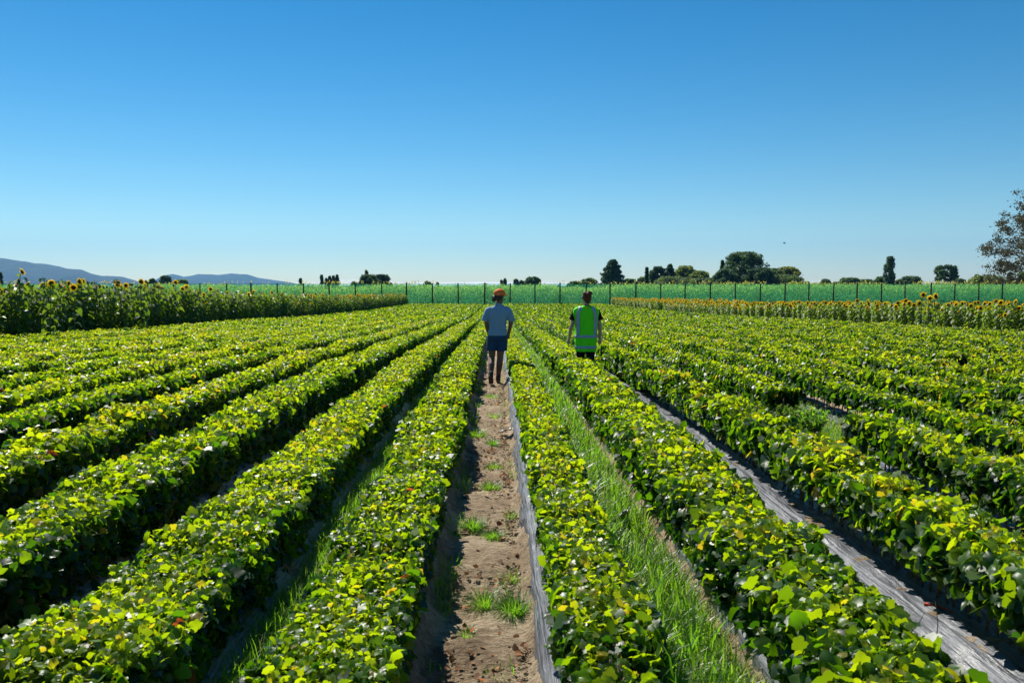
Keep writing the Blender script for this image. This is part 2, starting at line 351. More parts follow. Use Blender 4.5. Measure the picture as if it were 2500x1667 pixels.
# ------------------------------------------------------------------ vine rows
T_v, T_m, T_f, T_h, T_b, T_n = [leaf_tpl(k) for k in ('vine', 'mid', 'far', 'heart', 'blade', 'fine')]
GAP = (7.5, 9.6)                 # break in the fourth row on the right
def row_profile(ci, side, Y):
    """half width and top height above the path for a row"""
    if side == 'L': top = [.38, .41, .50][ci] if ci < 3 else .52
    else: top = [.38, .42, .58, .59][ci] if ci < 4 else .55
    w = [.24, .265, .275 if ci == 2 else .215][min(ci, 2)] if side == 'L' else [.17, .225, .165][min(ci, 2)]
    return w, top
def foliage(ci, side, c, seed):
    g = np.random.default_rng(seed)
    acc = Acc()
    y0 = max(0.9, abs(c) / .80 - 2.0); y1 = 139.0
    w, top0 = row_profile(ci, side, 0); top = top0
    tallR = side == 'R' and ci >= 2
    y = y0
    bands = []
    while y < y1:
        dy = max(.5, y * .12); bands.append((y, min(y1, y + dy))); y += dy
    for a, b in bands:
        d = math.hypot((a + b) / 2, c)
        base = .043 if not tallR else (.061 if ci == 2 else .055)
        if side == 'L' and ci >= 2: base = .054
        if side == 'R' and ci < 2: base = (.048, .053)[ci] if d > 3.4 else (.052, .062)[ci]
        size = min(max(base, .0021 * d), .15)
        w_ = w * (1 + (.30 if (side == 'R' and ci == 1) else 0) * min(1, max(0, d - 4) / 5))
        top = top0 + (.05 if (side == 'R' and ci == 1) else 0) * min(1, max(0, d - 4) / 5)
        per = 2 * w_ + 2 * (top - .15) * .9
        lay = 3.3 if d < 30 else 2.7
        cnt = int((b - a) * per * lay / (.55 * size * size))
        Y = g.uniform(a, b, cnt)
        th = g.uniform(-.30, math.pi + .30, cnt)
        inner = g.random(cnt) < .16  # large dark inner leaves, added to block light and deepen the hedge core
        r = 1 - np.abs(g.normal(0, .12, cnt)); r = np.where(inner, g.uniform(.2, .85, cnt), r)
        nz = vnoise(Y, np.full(cnt, c), 21, .33); nz2 = vnoise(Y, np.full(cnt, c), 22, 1.3); nz3 = vnoise(Y, np.full(cnt, c), 25, .12)
        ww = w_ * (1 + .15 * nz * (1 if d < 20 else .4) + .07 * nz2)
        lump = vnoise(Y, np.cos(th) * .34 + c * 3, 26, .15) * .6 + vnoise(Y, np.cos(th) * .34 + c * 3, 27, .34) * .7
        r = r * (1 + .20 * lump * min(1, 30 / d))
        zt = top + .045 * nz + .035 * nz2 + .02 * nz3
        if tallR:
            zt = zt + .04 * nz
            bot = .36 if d < 12 else .27
        elif side == 'L' and ci >= 1: bot = .05
        else: bot = .13 if d < 20 else .16
        cz = (zt + bot) / 2 + (.02 if not tallR else .0); hh = (zt - bot) / 2
        # boxy clipped hedge: a flat top with rounded shoulders and upright sides
        tp = g.random(cnt) < 2 * w_ / (2 * w_ + 1.8 * (top - .12)); xu = g.uniform(-1, 1, cnt); sg = np.where(xu > 0, 1.0, -1.0)
        X = np.where(tp, c + ww * xu * np.where(inner, .8, 1), c + ww * sg * r)
        zs1 = 1 - .22 * np.abs(xu) ** 3 - np.where(tp, (1 - r) * 1.2, 0)
        zu = g.uniform(-1, .95, cnt)
        Z = cz + hh * np.where(tp, zs1 + .10 * lump, zu)
        cx = np.where(tp, .35 * xu, sg); sx = np.where(tp, 1.0, .25 + .25 * (zu > .6))
        keep = np.ones(cnt, bool)
        if side == 'R' and ci == 3: keep &= ~((Y > GAP[0] + .1 * nz) & (Y < GAP[1] + .15 * nz))
        keep &= vnoise(Y, np.full(cnt, c + 50), 31, .9) > -.93      # a few thin spots
        P = np.stack([X, Y, Z + base_z(Y)], -1)
        out = np.stack([cx, np.zeros(cnt), sx], -1)
        if tallR: out = out * np.array([1.5, 1, .55])
        n = out * .62 + g.normal(0, .68, (cnt, 3)); n[:, 2] = np.where(sx > .5, np.abs(n[:, 2]) + .06, n[:, 2] + .12)
        t = out * .5 + np.array([0, 0, -1.0]) * (1.1 if tallR else .85) + g.normal(0, .65, (cnt, 3))
        young = np.clip((Z - cz) / np.maximum(hh, .05), 0, 1); young = np.where(tp, np.maximum(young, .6), young * .72)  # older leaves low down; sides also toned darker as painted shade
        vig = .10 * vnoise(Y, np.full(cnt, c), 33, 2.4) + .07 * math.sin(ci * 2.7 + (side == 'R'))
        tint = np.clip(.09 + (.02 if d > 15 else 0) + vig + .54 * young ** 1.7 + .12 * lump + g.normal(0, .16, cnt), 0, .93); tint = np.where(inner, .0, tint)  # painted shade: darker tint on sides, in hollows and on inner leaves
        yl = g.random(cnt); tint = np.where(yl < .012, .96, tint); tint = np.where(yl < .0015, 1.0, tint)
        s = size * g.uniform(.5, 1.2, cnt) * np.where(inner, 1.15 if d < 9 else 1.7, np.where(young > .8, .88, 1.3))
        P, n, t, s, tint = P[keep], n[keep], t[keep], s[keep], tint[keep]
        tpl = T_n if d < 6.5 else T_v if d < 11 else (T_m if d < 26 else T_f)
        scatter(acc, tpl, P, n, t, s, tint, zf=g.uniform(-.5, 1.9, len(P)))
        if d < 26:               # upright shoot tips with small pale leaves
            m = int((b - a) * 34); Ys = g.uniform(a, b, m); Xs = c + g.uniform(-.9, .9, m) * w
            if side == 'R' and ci == 3: k2 = ~((Ys > GAP[0]) & (Ys < GAP[1])); Ys, Xs = Ys[k2], Xs[k2]; m = len(Ys)
            h = g.uniform(.0, .10, m) * (1.0 if g.random() < 1 else 1); lean = g.normal(0, .35, (m, 2))
            zt = top + .045 * vnoise(Ys, np.full(m, c), 21, .33) + .035 * vnoise(Ys, np.full(m, c), 22, 1.3)
            for q in range(4):
                f = (q + 1) / 4
                P = np.stack([Xs + lean[:, 0] * h * f, Ys + lean[:, 1] * h * f, zt - .03 + h * f + base_z(Ys)], -1)
                n = np.stack([g.normal(0, .7, m), g.normal(0, .7, m), np.full(m, .8)], -1); t = g.normal(0, 1, (m, 3))
                scatter(acc, T_v if d < 8.5 else T_m, P, n, t, g.uniform(.022, .045, m) * (1.25 - .5 * f), np.clip(.66 + g.normal(0, .12, m), 0, .93), zf=g.uniform(0, 2, m))
    return acc.mesh('foliage', True)
def stem_mesh(seed, h):
    g = random.Random(seed); a = Acc()
    pts = [(0, 0, -.03)]; x = y = 0
    for k in range(1, 5):
        x += g.uniform(-.006, .006); y += g.uniform(-.008, .008); pts.append((x, y, h * k / 4))
    V, Fc = tube_np(pts, [.0085, .0075, .007, .006, .005], 6); a.add(V, Fc)
    return a.mesh('stem', True)
stem_pool = [stem_mesh(k, .34) for k in range(6)]
for m_ in stem_pool: m_.materials.append(M_stem)
ORD = ['', 'first', 'second', 'third', 'fourth', 'fifth', 'sixth', 'seventh', 'eighth', 'ninth', 'tenth', 'eleventh', 'twelfth', 'thirteenth', 'fourteenth', 'fifteenth', 'sixteenth', 'seventeenth', 'eighteenth', 'nineteenth']
LAB = {('L', 0): 'low clipped vine row edging the left side of the dirt path', ('L', 1): 'second low vine row left of the dirt path, across a shaded grassy lane',
       ('L', 2): 'third vine row left of the path, beyond the blue strip of plastic', ('R', 0): 'low clipped vine row edging the right side of the dirt path',
       ('R', 1): 'second vine row right of the path, between bright grass and wide silver plastic', ('R', 2): 'third vine row right of the path, large leaved with bare brown stems over plastic',
       ('R', 3): 'fourth vine row right of the path, broken by a weedy gap', ('L', 13): 'outermost vine row on the left, along the foot of the dark sunflowers', ('R', 17): 'outermost vine row on the right, along the foot of the yellow sunflowers'}
for side, rows in (('L', LROWS), ('R', RROWS)):
    for ci, c in enumerate(rows):
        lab = LAB.get((side, ci), '%s leafy vine row counted %s from the dirt path' % (ORD[ci + 1], 'leftwards' if side == 'L' else 'rightwards'))
        t = empty('vine_row', (0, 0, 0), lab, 'vine row', 'parallel rows of young grapevines')
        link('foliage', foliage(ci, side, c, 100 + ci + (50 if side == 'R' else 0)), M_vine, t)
        if abs(c) < 8:
            g = np.random.default_rng(500 + ci + (side == 'R') * 40)
            Ys = np.arange(max(1.2, abs(c) / .8 - 1.5), 16 if abs(c) < 4 else 13, .062); Ys = Ys + g.uniform(-.02, .02, len(Ys))
            if side == 'R' and ci == 3: Ys = Ys[(Ys < GAP[0]) | (Ys > GAP[1])]
            indiv = 98 if (side == 'R' and ci in (2, 3)) else 0
            if indiv:
                lo = 3.0 if ci == 2 else 4.6
                sel = Ys[Ys > lo][:indiv]
                for y in sel:
                    x = c + g.uniform(-.03, .03); s = link('stem', stem_pool[g.integers(6)], None, t)
                    s.location = (x, y, .10 + float(base_z(y))); s.rotation_euler = (g.normal(0, .07), g.normal(0, .07), g.uniform(0, 6)); s.scale = (1, 1, g.uniform(.9, 1.15))
                rest = np.concatenate([Ys[Ys <= lo], Ys[Ys > lo][indiv:]])
            else: rest = Ys
            a = Acc()
            for y in rest:
                x = c + g.uniform(-.03, .03); z0 = .09 + float(base_z(y))
                V, Fc = tube_np([(x, y, z0), (x + g.normal(0, .008), y + g.normal(0, .008), z0 + .12), (x + g.normal(0, .015), y + g.normal(0, .015), z0 + .27)], [.006, .005, .004], 5); a.add(V, Fc)
            o = link('stems', a.mesh('stems', True), M_stem, t); o['kind'] = 'stuff'

# plastic mulch film over the beds of the nearer rows
def film(side, ci, c, lab):
    g = np.random.default_rng(900 + ci + (side == 'R') * 30)
    y0 = max(.9, abs(c) / .85 - 1.5); ys = np.concatenate([np.arange(y0, 9, .05), np.arange(9, 20, .12), np.arange(20, 72, .5)])
    hw = (.22 if side == 'L' else .275) if ci == 0 else (.36 if side == 'L' else .27)
    us = np.linspace(-1, 1, 91)
    U, Y = np.meshgrid(us, ys)
    L = 1 + .10 * vnoise(Y, c + 7, 41, .5) + .06 * vnoise(Y, c + 9, 42, .17)
    X = c + U * hw * L + .006 * vnoise(Y, c, 43, .3)
    Z = gz(X, Y) + .022
    wr = np.zeros_like(Z)
    for k, (sp_, am) in enumerate(((.085, .010), (.04, .007), (.021, .004))):
        wr += am * vnoise((X - c) / sp_ + .5 * vnoise(Y, X * 0 + k, 44 + k, 1.1), Y / 1.8 + k * 9.7, 45 + k, 1.0)
    wr += .009 * vnoise(X, Y, 48, .07) + .012 * vnoise(X * 1.0, Y * .8, 49, .19)
    Z = Z + wr
    e = np.clip((np.abs(U) - .93) / .07, 0, 1); Z = Z - e * .05
    V = np.stack([X, Y, Z], -1).reshape(-1, 3); nx = len(us)
    i = np.arange(len(ys) - 1)[:, None] * nx + np.arange(nx - 1)[None, :]
    Q = np.stack([i, i + 1, i + nx + 1, i + nx], -1).reshape(-1, 4)
    o = link('mulch_film', np_mesh('mulch_film', V, Q, True), M_film)
    tag(o, lab, 'plastic sheet', 'plastic mulch sheets under the vine rows')
for side, ci, lab in (('L', 0, 'thin plastic mulch edge under the row left of the path'), ('L', 1, 'shaded black plastic mulch under the second row left of the path'), ('L', 2, 'dark plastic mulch under the third row left of the path'),
                      ('R', 0, 'silver grey plastic mulch edging the path on its right side'), ('R', 1, 'crumpled grey plastic mulch beside the grass lane, under the second right row'),
                      ('R', 2, 'wide sunlit silver plastic mulch under the bare stemmed third right row'), ('R', 3, 'plastic mulch under the fourth right row with the weedy gap'), ('R', 4, 'plastic mulch behind the weedy gap, under the fifth right row')):
    film(side, ci, (LROWS if side == 'L' else RROWS)[ci] - (.02 if (side == 'R' and ci == 0) else 0), lab)
# a second lap of film in the lane between second and third right rows
def lap():
    ys = np.arange(1.6, 9.5, .05); us = np.linspace(0, 1, 61); U, Y = np.meshgrid(us, ys)
    x0 = 1.90 + .03 * vnoise(Y, Y * 0, 61, .5) + .015 * vnoise(Y, Y * 0, 62, .15); x1 = 2.16
    X = x0 + (x1 - x0) * U
    Z = gz(X, Y) + .05 + .012 * vnoise((X - 2) / .06 + .5 * vnoise(Y, Y * 0, 63, 1.1), Y / 2.0, 64, 1) + .006 * vnoise((X - 2) / .024, Y / 1.5, 65, 1) + .010 * vnoise(X, Y, 66, .07) + .012 * vnoise(X, Y, 67, .17)
    Z = Z + .05 * np.exp(-((U - .45) / .35) ** 2) - np.clip((.08 - U) / .08, 0, 1) * .08 - np.clip((U - .92) / .08, 0, 1) * .02
    V = np.stack([X, Y, Z], -1).reshape(-1, 3); nx = len(us)
    i = np.arange(len(ys) - 1)[:, None] * nx + np.arange(nx - 1)[None, :]
    o = link('mulch_film', np_mesh('mulch_film', V, np.stack([i, i + 1, i + nx + 1, i + nx], -1).reshape(-1, 4), True), M_film)
    tag(o, 'broad bunched band of silver plastic filling the lane between the second and third right rows', 'plastic sheet', 'plastic mulch sheets under the vine rows')
lap()

# torn flaps of pale film
M_flap = simple('pale_torn_film', (.48, .47, .45), .5, .4, var=.25, scale=30, bump=.5)
def flap(pts, width, label):
    pts = [Vector(p) for p in pts]; n = 22; a = Acc(); V = []
    for k in range(n + 1):
        f = k / n * (len(pts) - 1); i = min(int(f), len(pts) - 2); p = pts[i].lerp(pts[i + 1], f - i)
        d = (pts[i + 1] - pts[i]).normalized(); s = d.cross(Vector((0, 0, 1))).normalized()
        w = width * (.35 + .65 * math.sin(math.pi * (.12 + .76 * k / n)) + .12 * math.sin(k * 2.3))
        for j in range(5):
            u = j / 4 - .5; V.append(tuple(p + s * w * u + Vector((0, 0, .012 * math.cos(u * 9 + k * .5)))))
    i = np.arange(n)[:, None] * 5 + np.arange(4)[None, :]
    o = link('torn_film', np_mesh('torn_film', np.array(V), np.stack([i, i + 1, i + 6, i + 5], -1).reshape(-1, 4), True), M_flap)
    s = o.modifiers.new('thick', 'SOLIDIFY'); s.thickness = .002
    tag(o, label, 'torn plastic', 'torn pieces of plastic film')
def gpp(px, py, z=.12, up=0.0):
    p = at_z(px, py, z); p.z += up; return p
flap([gpp(1702, 1424, .05), gpp(1722, 1412, .12), gpp(1745, 1404, .17), gpp(1775, 1410, .2)], .035, 'long pale tongue of torn film poking out from the second right row')
flap([gpp(1762, 1492, .05), gpp(1785, 1480, .14), gpp(1812, 1466, .19), gpp(1838, 1462, .2)], .085, 'wide whitish torn film scrap nearest the camera')
flap([gpp(1602, 1256, .05), gpp(1618, 1246, .14), gpp(1640, 1240, .18)], .06, 'rounded pale film scrap beside the dirt bank halfway up the grass lane')
flap([gpp(1218, 1056, .02), gpp(1232, 1050, .08), gpp(1250, 1046, .12)], .07, 'white film scrap lying on the right edge of the path')
flap([gpp(1516, 1262, .06), gpp(1524, 1252, .16), gpp(1530, 1245, .19)], .05, 'grey striped film scrap standing in the grass lane')

# orange-red label strip behind the stems at the lower right
def prism(name, pts, th, mat, parent=None):
    n = len(pts); V = [Vector(p) for p in pts] + [Vector(p) + Vector(th) for p in pts]
    me = bpy.data.meshes.new(name); Fc = [list(range(n))[::-1], [n + k for k in range(n)]] + [[k, (k + 1) % n, n + (k + 1) % n, n + k] for k in range(n)]
    me.from_pydata([tuple(v) for v in V], [], Fc); me.update(); return link(name, me, mat, parent)
M_red = simple('orange_red_plastic', (.62, .07, .02), .45, .4, var=.2)
pts = []
for k in range(7):
    f = k / 6; pts.append(at_z(2256 + 66 * f, 1472 + 20 * f - 3 * math.sin(3 * f), .16))
low = [p + Vector((0.0, 0, -.05)) for p in pts[::-1]]
o = prism('plastic_strip', [tuple(p) for p in pts + low], (.012, .012, 0), M_red); tag(o, 'orange red plastic strip lying behind the bare stems at lower right', 'plastic strip')

# thin forked twig standing on the silver plastic
a = Acc(); b0 = at_z(2275, 1622, .12)
def pt(px, py, dz): p = at_y(px, py, b0.y); return (p.x, p.y + dz, p.z)
V, Fc = tube_np([tuple(b0), pt(2285, 1575, 0), pt(2290, 1520, 0), pt(2289, 1470, .02)], [.003, .0027, .002, .001], 5); a.add(V, Fc)
V, Fc = tube_np([pt(2286, 1575, 0), pt(2298, 1600, -.02), pt(2304, 1627, -.03)], [.003, .0025, .0015], 5); a.add(V, Fc)
V, Fc = tube_np([pt(2243, 1575, .1), pt(2256, 1535, .05), pt(2272, 1505, .05)], [.0025, .002, .001], 5); a.add(V, Fc)
tag(link('twig', a.mesh('twig', True), M_bark), 'thin dark forked weed stalk on the silver plastic at lower right', 'twig')

# ------------------------------------------------------------------ grass, weeds, litter
def grass_patch(name, g, X, Y, hgt, wid, tint, lean=.45, mat=None, label=None, z=None, lift=0):
    acc = Acc(); n_ = len(X)
    P = np.stack([X, Y, (gz(X, Y) if z is None else z) - .01 + lift], -1)
    az = g.uniform(0, 2 * math.pi, n_); tl = np.abs(g.normal(0, lean, n_))
    t = np.stack([np.cos(az) * tl, np.sin(az) * tl, np.ones(n_)], -1)
    n = np.stack([np.cos(az), np.sin(az), -tl * .5], -1) + g.normal(0, .25, (n_, 3))
    scatter(acc, T_b, P, n, t, hgt, tint, zf=g.uniform(.3, 2.6, n_), wf=wid / hgt)
    return acc.mesh(name)
def lane(name, x0, x1, y0, y1, n_, h, seed, label, yl=.65, mat=M_grass, cov=-2, pw=1.6, wd=(.004, .008), lean=.45, td=.2):
    g = np.random.default_rng(seed)
    Y = y0 + (y1 - y0) * g.random(n_) ** pw; X = g.uniform(x0, x1, n_)
    k = vnoise(X, Y, seed, .45) > cov + g.normal(0, .15, n_); X, Y = X[k], Y[k]; n_ = len(X)
    far = np.clip(Y / 9, 1, 5)
    hg = h * g.uniform(.45, 1.2, n_) * (1 + .35 * vnoise(X, Y, seed + 1, .5)); wd_ = g.uniform(*wd, n_) * far
    tint = np.clip(g.normal(yl * .6, td, n_), 0, 1)
    o = link(name, grass_patch(name, g, X, Y, hg, wd_, tint, lean), mat); tag(o, label, name, kind='stuff')
lane('grass', .62, 1.12, 1.8, 75, 70000, .15, 71, 'lush bright green grass filling the lane right of the first right row', wd=(.004, .012), lean=.65, td=.25, yl=.85)
lane('grass', .60, 1.02, 1.8, 16, 1500, .25, 72, 'tall broad blades rising from the grass lane', wd=(.010, .022), lean=.35)
lane('grass', -1.24, -.84, 1.8, 70, 50000, .12, 73, 'short green grass in the lane left of the first left row')
lane('grass', .06, .20, 2, 24, 700, .07, 74, 'sparse grass along the right edge of the path', cov=.1)
lane('grass', -.36, -.24, 2, 24, 2600, .10, 75, 'patchy grass along the shaded left edge of the path', cov=.05)
lane('dry_grass', 1.06, 1.26, 1.8, 20, 6000, .035, 76, 'dry straw on the dirt bank below the second right row', mat=M_straw, lean=1.6, wd=(.002, .004), td=.3)
lane('dry_grass', 1.72, 1.88, 1.8, 14, 7000, .075, 77, 'dry tan straw between the second right row and the silver plastic', mat=M_straw, lean=1.3, wd=(.002, .004), td=.3, cov=-.2)
lane('grass', 2.70, 3.10, 3, 24, 9000, .11, 78, 'grass in the lane behind the bare stemmed row', yl=.9, td=.3)
lane('grass', 3.66, 4.2, 4, 24, 14000, .12, 79, 'grass in the lane behind the gapped row', yl=.9, td=.3)
lane('grass', 3.66, 4.2, 6.5, 13, 9000, .13, 82, 'weedy grass seen through the gap of the fourth right row', yl=.8, pw=1)
lane('grass', -2.2, -2.0, 4, 26, 2500, .08, 80, 'thin grass in the lane beyond the second left row', cov=.1)
lane('dry_grass', -.27, .18, 1.8, 26, 7000, .03, 81, 'bits of straw scattered over the dirt path', mat=M_straw, lean=2.5, wd=(.0015, .003), td=.3, pw=1.9)

def tuft(px, py, n_, h, spread, seed, label, yl=.55, wd=(.003, .006)):
    n_ = int(n_ * 1.5); h *= 1.1; g = np.random.default_rng(seed); c = at_z(px, py, 0.0)
    X = g.normal(0, spread, n_); Y = g.normal(0, spread * 1.15, n_)
    hg = h * g.uniform(.4, 1.15, n_); tint = np.clip(g.normal(yl, .22, n_), 0, 1)
    acc = Acc(); az = np.arctan2(Y, X) + g.normal(0, .5, n_); tl = np.abs(g.normal(.55, .35, n_))
    P = np.stack([X * .6, Y * .6, np.full(n_, -.012)], -1)
    t = np.stack([np.cos(az) * tl, np.sin(az) * tl, np.ones(n_)], -1); n = np.stack([np.cos(az), np.sin(az), -tl], -1) + g.normal(0, .2, (n_, 3))
    scatter(acc, T_b, P, -n, t, hg, tint, zf=-g.uniform(.5, 3.0, n_), wf=g.uniform(*wd, n_) / hg)
    o = link('grass_tuft', acc.mesh('grass_tuft'), M_grass); o.location = (c.x, c.y, float(gz(c.x, c.y)))
    tag(o, label, 'grass tuft', 'grass tufts on the dirt path')
tuft(1185, 1480, 200, .12, .05, 1, 'grass tuft with silvery blades near the camera, left of its dark neighbour')
tuft(1257, 1500, 330, .125, .05, 2, 'dark bushy grass tuft against the right side of the path, nearest the camera', .3)
tuft(1203, 1310, 420, .05, .06, 3, 'low spreading weed patch across the middle of the path', .5)
tuft(1197, 1190, 300, .07, .06, 4, 'green grass tuft in the path centre, the middle one of three in a line', .6)
tuft(1206, 1142, 180, .07, .05, 5, 'small grass tuft just above the middle tuft of the path', .6)
tuft(1155, 1290, 200, .12, .05, 6, 'long bladed tuft hanging from the shaded left bank', .4)
tuft(1253, 1262, 110, .06, .05, 7, 'yellow green tuft at the right edge of the path beside the plastic', .75)
tuft(1252, 1410, 120, .06, .07, 8, 'straggly green weed at the right edge of the path, above the dark tuft', .7)
tuft(1163, 1065, 300, .12, .08, 9, 'thick tuft against the left bank below the walking man', .5)
tuft(1204, 1085, 160, .09, .05, 10, 'dark leafy weed in the path centre, below the man', .2)
tuft(1199, 968, 300, .09, .09, 11, 'grass clump just behind the feet of the walking man', .55)
tuft(1205, 1015, 160, .07, .08, 12, 'grass clump in the path under the clump nearest the man', .6)
tuft(1140, 1550, 90, .05, .03, 13, 'small clover like weed low on the left bank near the camera', .5)
tuft(1215, 1640, 70, .04, .06, 14, 'sparse sprouts at the bottom edge of the picture in the path', .7)

# fallen leaves and clods on the path
def litter():
    g = np.random.default_rng(55); acc = Acc(); n_ = 900
    Y = 1.8 + 20 * g.random(n_) ** 1.8; X = g.uniform(-.28, .15, n_)
    P = np.stack([X, Y, gz(X, Y) + .012], -1); n = g.normal(0, .5, (n_, 3)); n[:, 2] = 1
    scatter(acc, T_m, P, n, g.normal(0, 1, (n_, 3)), g.uniform(.012, .042, n_), g.random(n_), zf=g.uniform(-2, 2.5, n_))
    tag(link('fallen_leaves', acc.mesh('fallen_leaves'), leaf_mat('fallen_leaf', [(0, (.10, .05, .02)), (.8, (.35, .17, .07)), (1, (.5, .13, .03))], [(0, (.1, .05, .02)), (1, (.5, .2, .05))], .25, .6, .3)), 'small brown dead leaves scattered on the dirt path', 'fallen leaves', kind='stuff')
    acc = Acc(); n_ = 6000
    ico = np.array([(0, 0, 1), (.89, 0, .45), (.28, .85, .45), (-.72, .53, .45), (-.72, -.53, .45), (.28, -.85, .45), (.72, .53, -.3), (-.28, .85, -.3), (-.89, 0, -.3), (-.28, -.85, -.3), (.72, -.53, -.3)])
    ft = np.array([(0, 1, 2), (0, 2, 3), (0, 3, 4), (0, 4, 5), (0, 5, 1), (1, 6, 2), (2, 7, 3), (3, 8, 4), (4, 9, 5), (5, 10, 1), (2, 6, 7), (3, 7, 8), (4, 8, 9), (5, 9, 10), (1, 10, 6)])
    Y = 1.6 + 16 * g.random(n_) ** 1.7; k = g.random(n_)
    X = np.where(k < .35, g.normal(-.27, .04, n_), np.where(k < .6, g.normal(.12, .03, n_), np.where(k < .72, g.normal(1.13, .07, n_), g.uniform(-.26, .15, n_))))
    s = np.abs(g.normal(0, .006, n_)) + .002
    W = np.stack([X, Y, gz(X, Y) + .004], -1)[:, None, :] + (ico[None] * g.uniform(.6, 1.3, (n_, 11, 1)) * np.array([1.2, 1, .7])) * s[:, None, None]
    acc.add(W.reshape(-1, 3), (ft[None] + (np.arange(n_) * 11)[:, None, None]).reshape(-1, 3))
    tag(link('soil_clods', acc.mesh('soil_clods'), M_soil), 'crumbs of dry soil along the path and banks', 'soil clods', kind='stuff')
litter()

# weeds in the gap of the fourth right row
def weed(x, y, h, seed, label, mat=M_sfleaf):
    g = np.random.default_rng(seed); acc = Acc(); st = Acc()
    for k in range(60):
        az = g.uniform(0, 6.28); L = h * g.uniform(.5, 1.1); tl = g.uniform(.1, .9)
        p = [(0, 0, -.02), (math.cos(az) * tl * L * .4, math.sin(az) * tl * L * .4, L * .55), (math.cos(az) * tl * L * .9, math.sin(az) * tl * L * .9, L)]
        V, Fc = tube_np(p, [.003, .002, .001], 4, False); st.add(V, Fc)
        m = 16; f = g.uniform(.2, 1, m)[:, None]; P = (1 - f) * np.array(p[1]) * .6 + f * np.array(p[2]) + g.normal(0, .012, (m, 3))
        scatter(acc, T_m, P, g.normal(0, 1, (m, 3)), g.normal(0, 1, (m, 3)), g.uniform(.018, .04, m), g.random(m))
    t = empty('weed', (x, y, float(gz(x, y))), label, 'weed')
    link('foliage', acc.mesh('foliage'), mat, t); link('stalks', st.mesh('stalks'), M_sfstem, t)
weed(3.40, 8.7, .34, 3, 'bushy grey green weed filling the gap in the fourth right row', M_grass)
weed(3.30, 9.25, .30, 4, 'smaller green weed at the far end of the gap in the fourth right row')
weed(5.0, 7.3, .62, 5, 'spindly pale weed poking above the leaves at the right edge')

# ------------------------------------------------------------------ sunflowers
def sunflower_parts(seed, H, face, nl=15, pale=0.0):
    """face: direction the head looks to (x,y,z)"""
    g = np.random.default_rng(seed)
    bx, by = g.normal(0, .05, 2)
    P = [(0, 0, -.03), (bx * .3, by * .3, H * .35), (bx, by, H * .7), (bx * 1.4, by * 1.4, H * .95), (bx * 1.5 + face[0] * .05, by * 1.5 + face[1] * .05, H)]
    a = Acc(); V, Fc = tube_np(P, [.014, .013, .011, .009, .008], 6); a.add(V, Fc)
    stem = a.mesh('stem', True); stem.materials.append(M_sfstem)
    la = Acc(); f = np.linspace(.04, .97, nl); az = np.arange(nl) * 2.4 + g.uniform(0, 6)
    base = np.stack([np.interp(f, [0, .35, .7, .95, 1], [p[0] for p in P]), np.interp(f, [0, .35, .7, .95, 1], [p[1] for p in P]), f * H], -1)
    d = np.stack([np.cos(az), np.sin(az), np.full(nl, .15)], -1)
    size = g.uniform(.11, .19, nl) * (1.3 if pale else 1.0) * np.where(f > .85, .85, 1) * H / 1.7
    P2 = base + d * (g.uniform(.04, .16, nl)[:, None] * H / 1.7)
    for k in range(nl):
        V, Fc = tube_np([base[k], P2[k]], [.004, .003], 4, False); la.add(V, Fc, .5)
    t = d + np.stack([np.zeros(nl), np.zeros(nl), g.uniform(-1.1, -.1, nl)], -1)
    n = np.stack([d[:, 0] * .5, d[:, 1] * .5, np.ones(nl)], -1) + g.normal(0, .3, (nl, 3))
    scatter(la, T_h, P2, n, t, size, np.clip(.25 + pale + .5 * f + g.normal(0, .15, nl), 0, 1), zf=g.uniform(.3, 1.8, nl))
    leaves = la.mesh('leaves'); leaves.materials.append(M_sfleaf)
    fv = Vector(face).normalized(); q = fv.to_track_quat('Z', 'Y').to_matrix(); c = Vector(P[-1]) + fv * .02
    da = Acc(); rd = .055 * g.uniform(.85, 1.2)
    prof = [(0, .018), (.5, .020), (.85, .012), (1.05, -.004), (.8, -.022), (.3, -.034), (0, -.036)]
    n = 14; V = []; 
    for r_, z_ in prof:
        for k in range(n):
            aa = k * 2 * math.pi / n; V.append(c + q @ Vector((math.cos(aa) * r_ * rd, math.sin(aa) * r_ * rd, z_)))
    i = np.arange(len(prof) - 1)[:, None] * n; j = np.arange(n)[None, :]; j2 = (j + 1) % n
    da.add([tuple(v) for v in V], np.stack([i + j, i + n + j, i + n + j2, i + j2], -1).reshape(-1, 4))
    disc = da.mesh('disc', True); disc.materials.append(M_sfdisc)
    pa = Acc(); m = 34; aa = np.arange(m) * 2 * math.pi / 17 + g.normal(0, .1, m)
    Q = np.array(q); lp = np.stack([np.cos(aa) * rd * .9, np.sin(aa) * rd * .9, np.zeros(m)], -1); lt = np.stack([np.cos(aa), np.sin(aa), g.normal(.15, .3, m)], -1)
    ln = np.stack([g.normal(0, .3, m), g.normal(0, .3, m), np.ones(m)], -1)
    scatter(pa, T_m, lp @ Q.T + np.array(c), ln @ Q.T, lt @ Q.T, g.uniform(.05, .075, m), g.random(m), zf=g.uniform(-.5, 1.5, m), wf=.42)
    pet = pa.mesh('petals'); pet.materials.append(M_petal)
    ba = Acc(); m = 14; aa = np.arange(m) * 2 * math.pi / m
    lp = np.stack([np.cos(aa) * rd * .7, np.sin(aa) * rd * .7, np.full(m, -.02)], -1); lt = np.stack([np.cos(aa), np.sin(aa), np.full(m, -.1)], -1)
    scatter(ba, T_m, lp @ Q.T + np.array(c), np.broadcast_to(np.array(fv), (m, 3)) + 0, lt @ Q.T, np.full(m, .045), g.random(m), wf=.6)
    sep_ = ba.mesh('sepals'); sep_.materials.append(M_sfleaf)
    return dict(stem=stem, leaves=leaves, disc=disc, petals=pet, sepals=sep_)
g = np.random.default_rng(3)
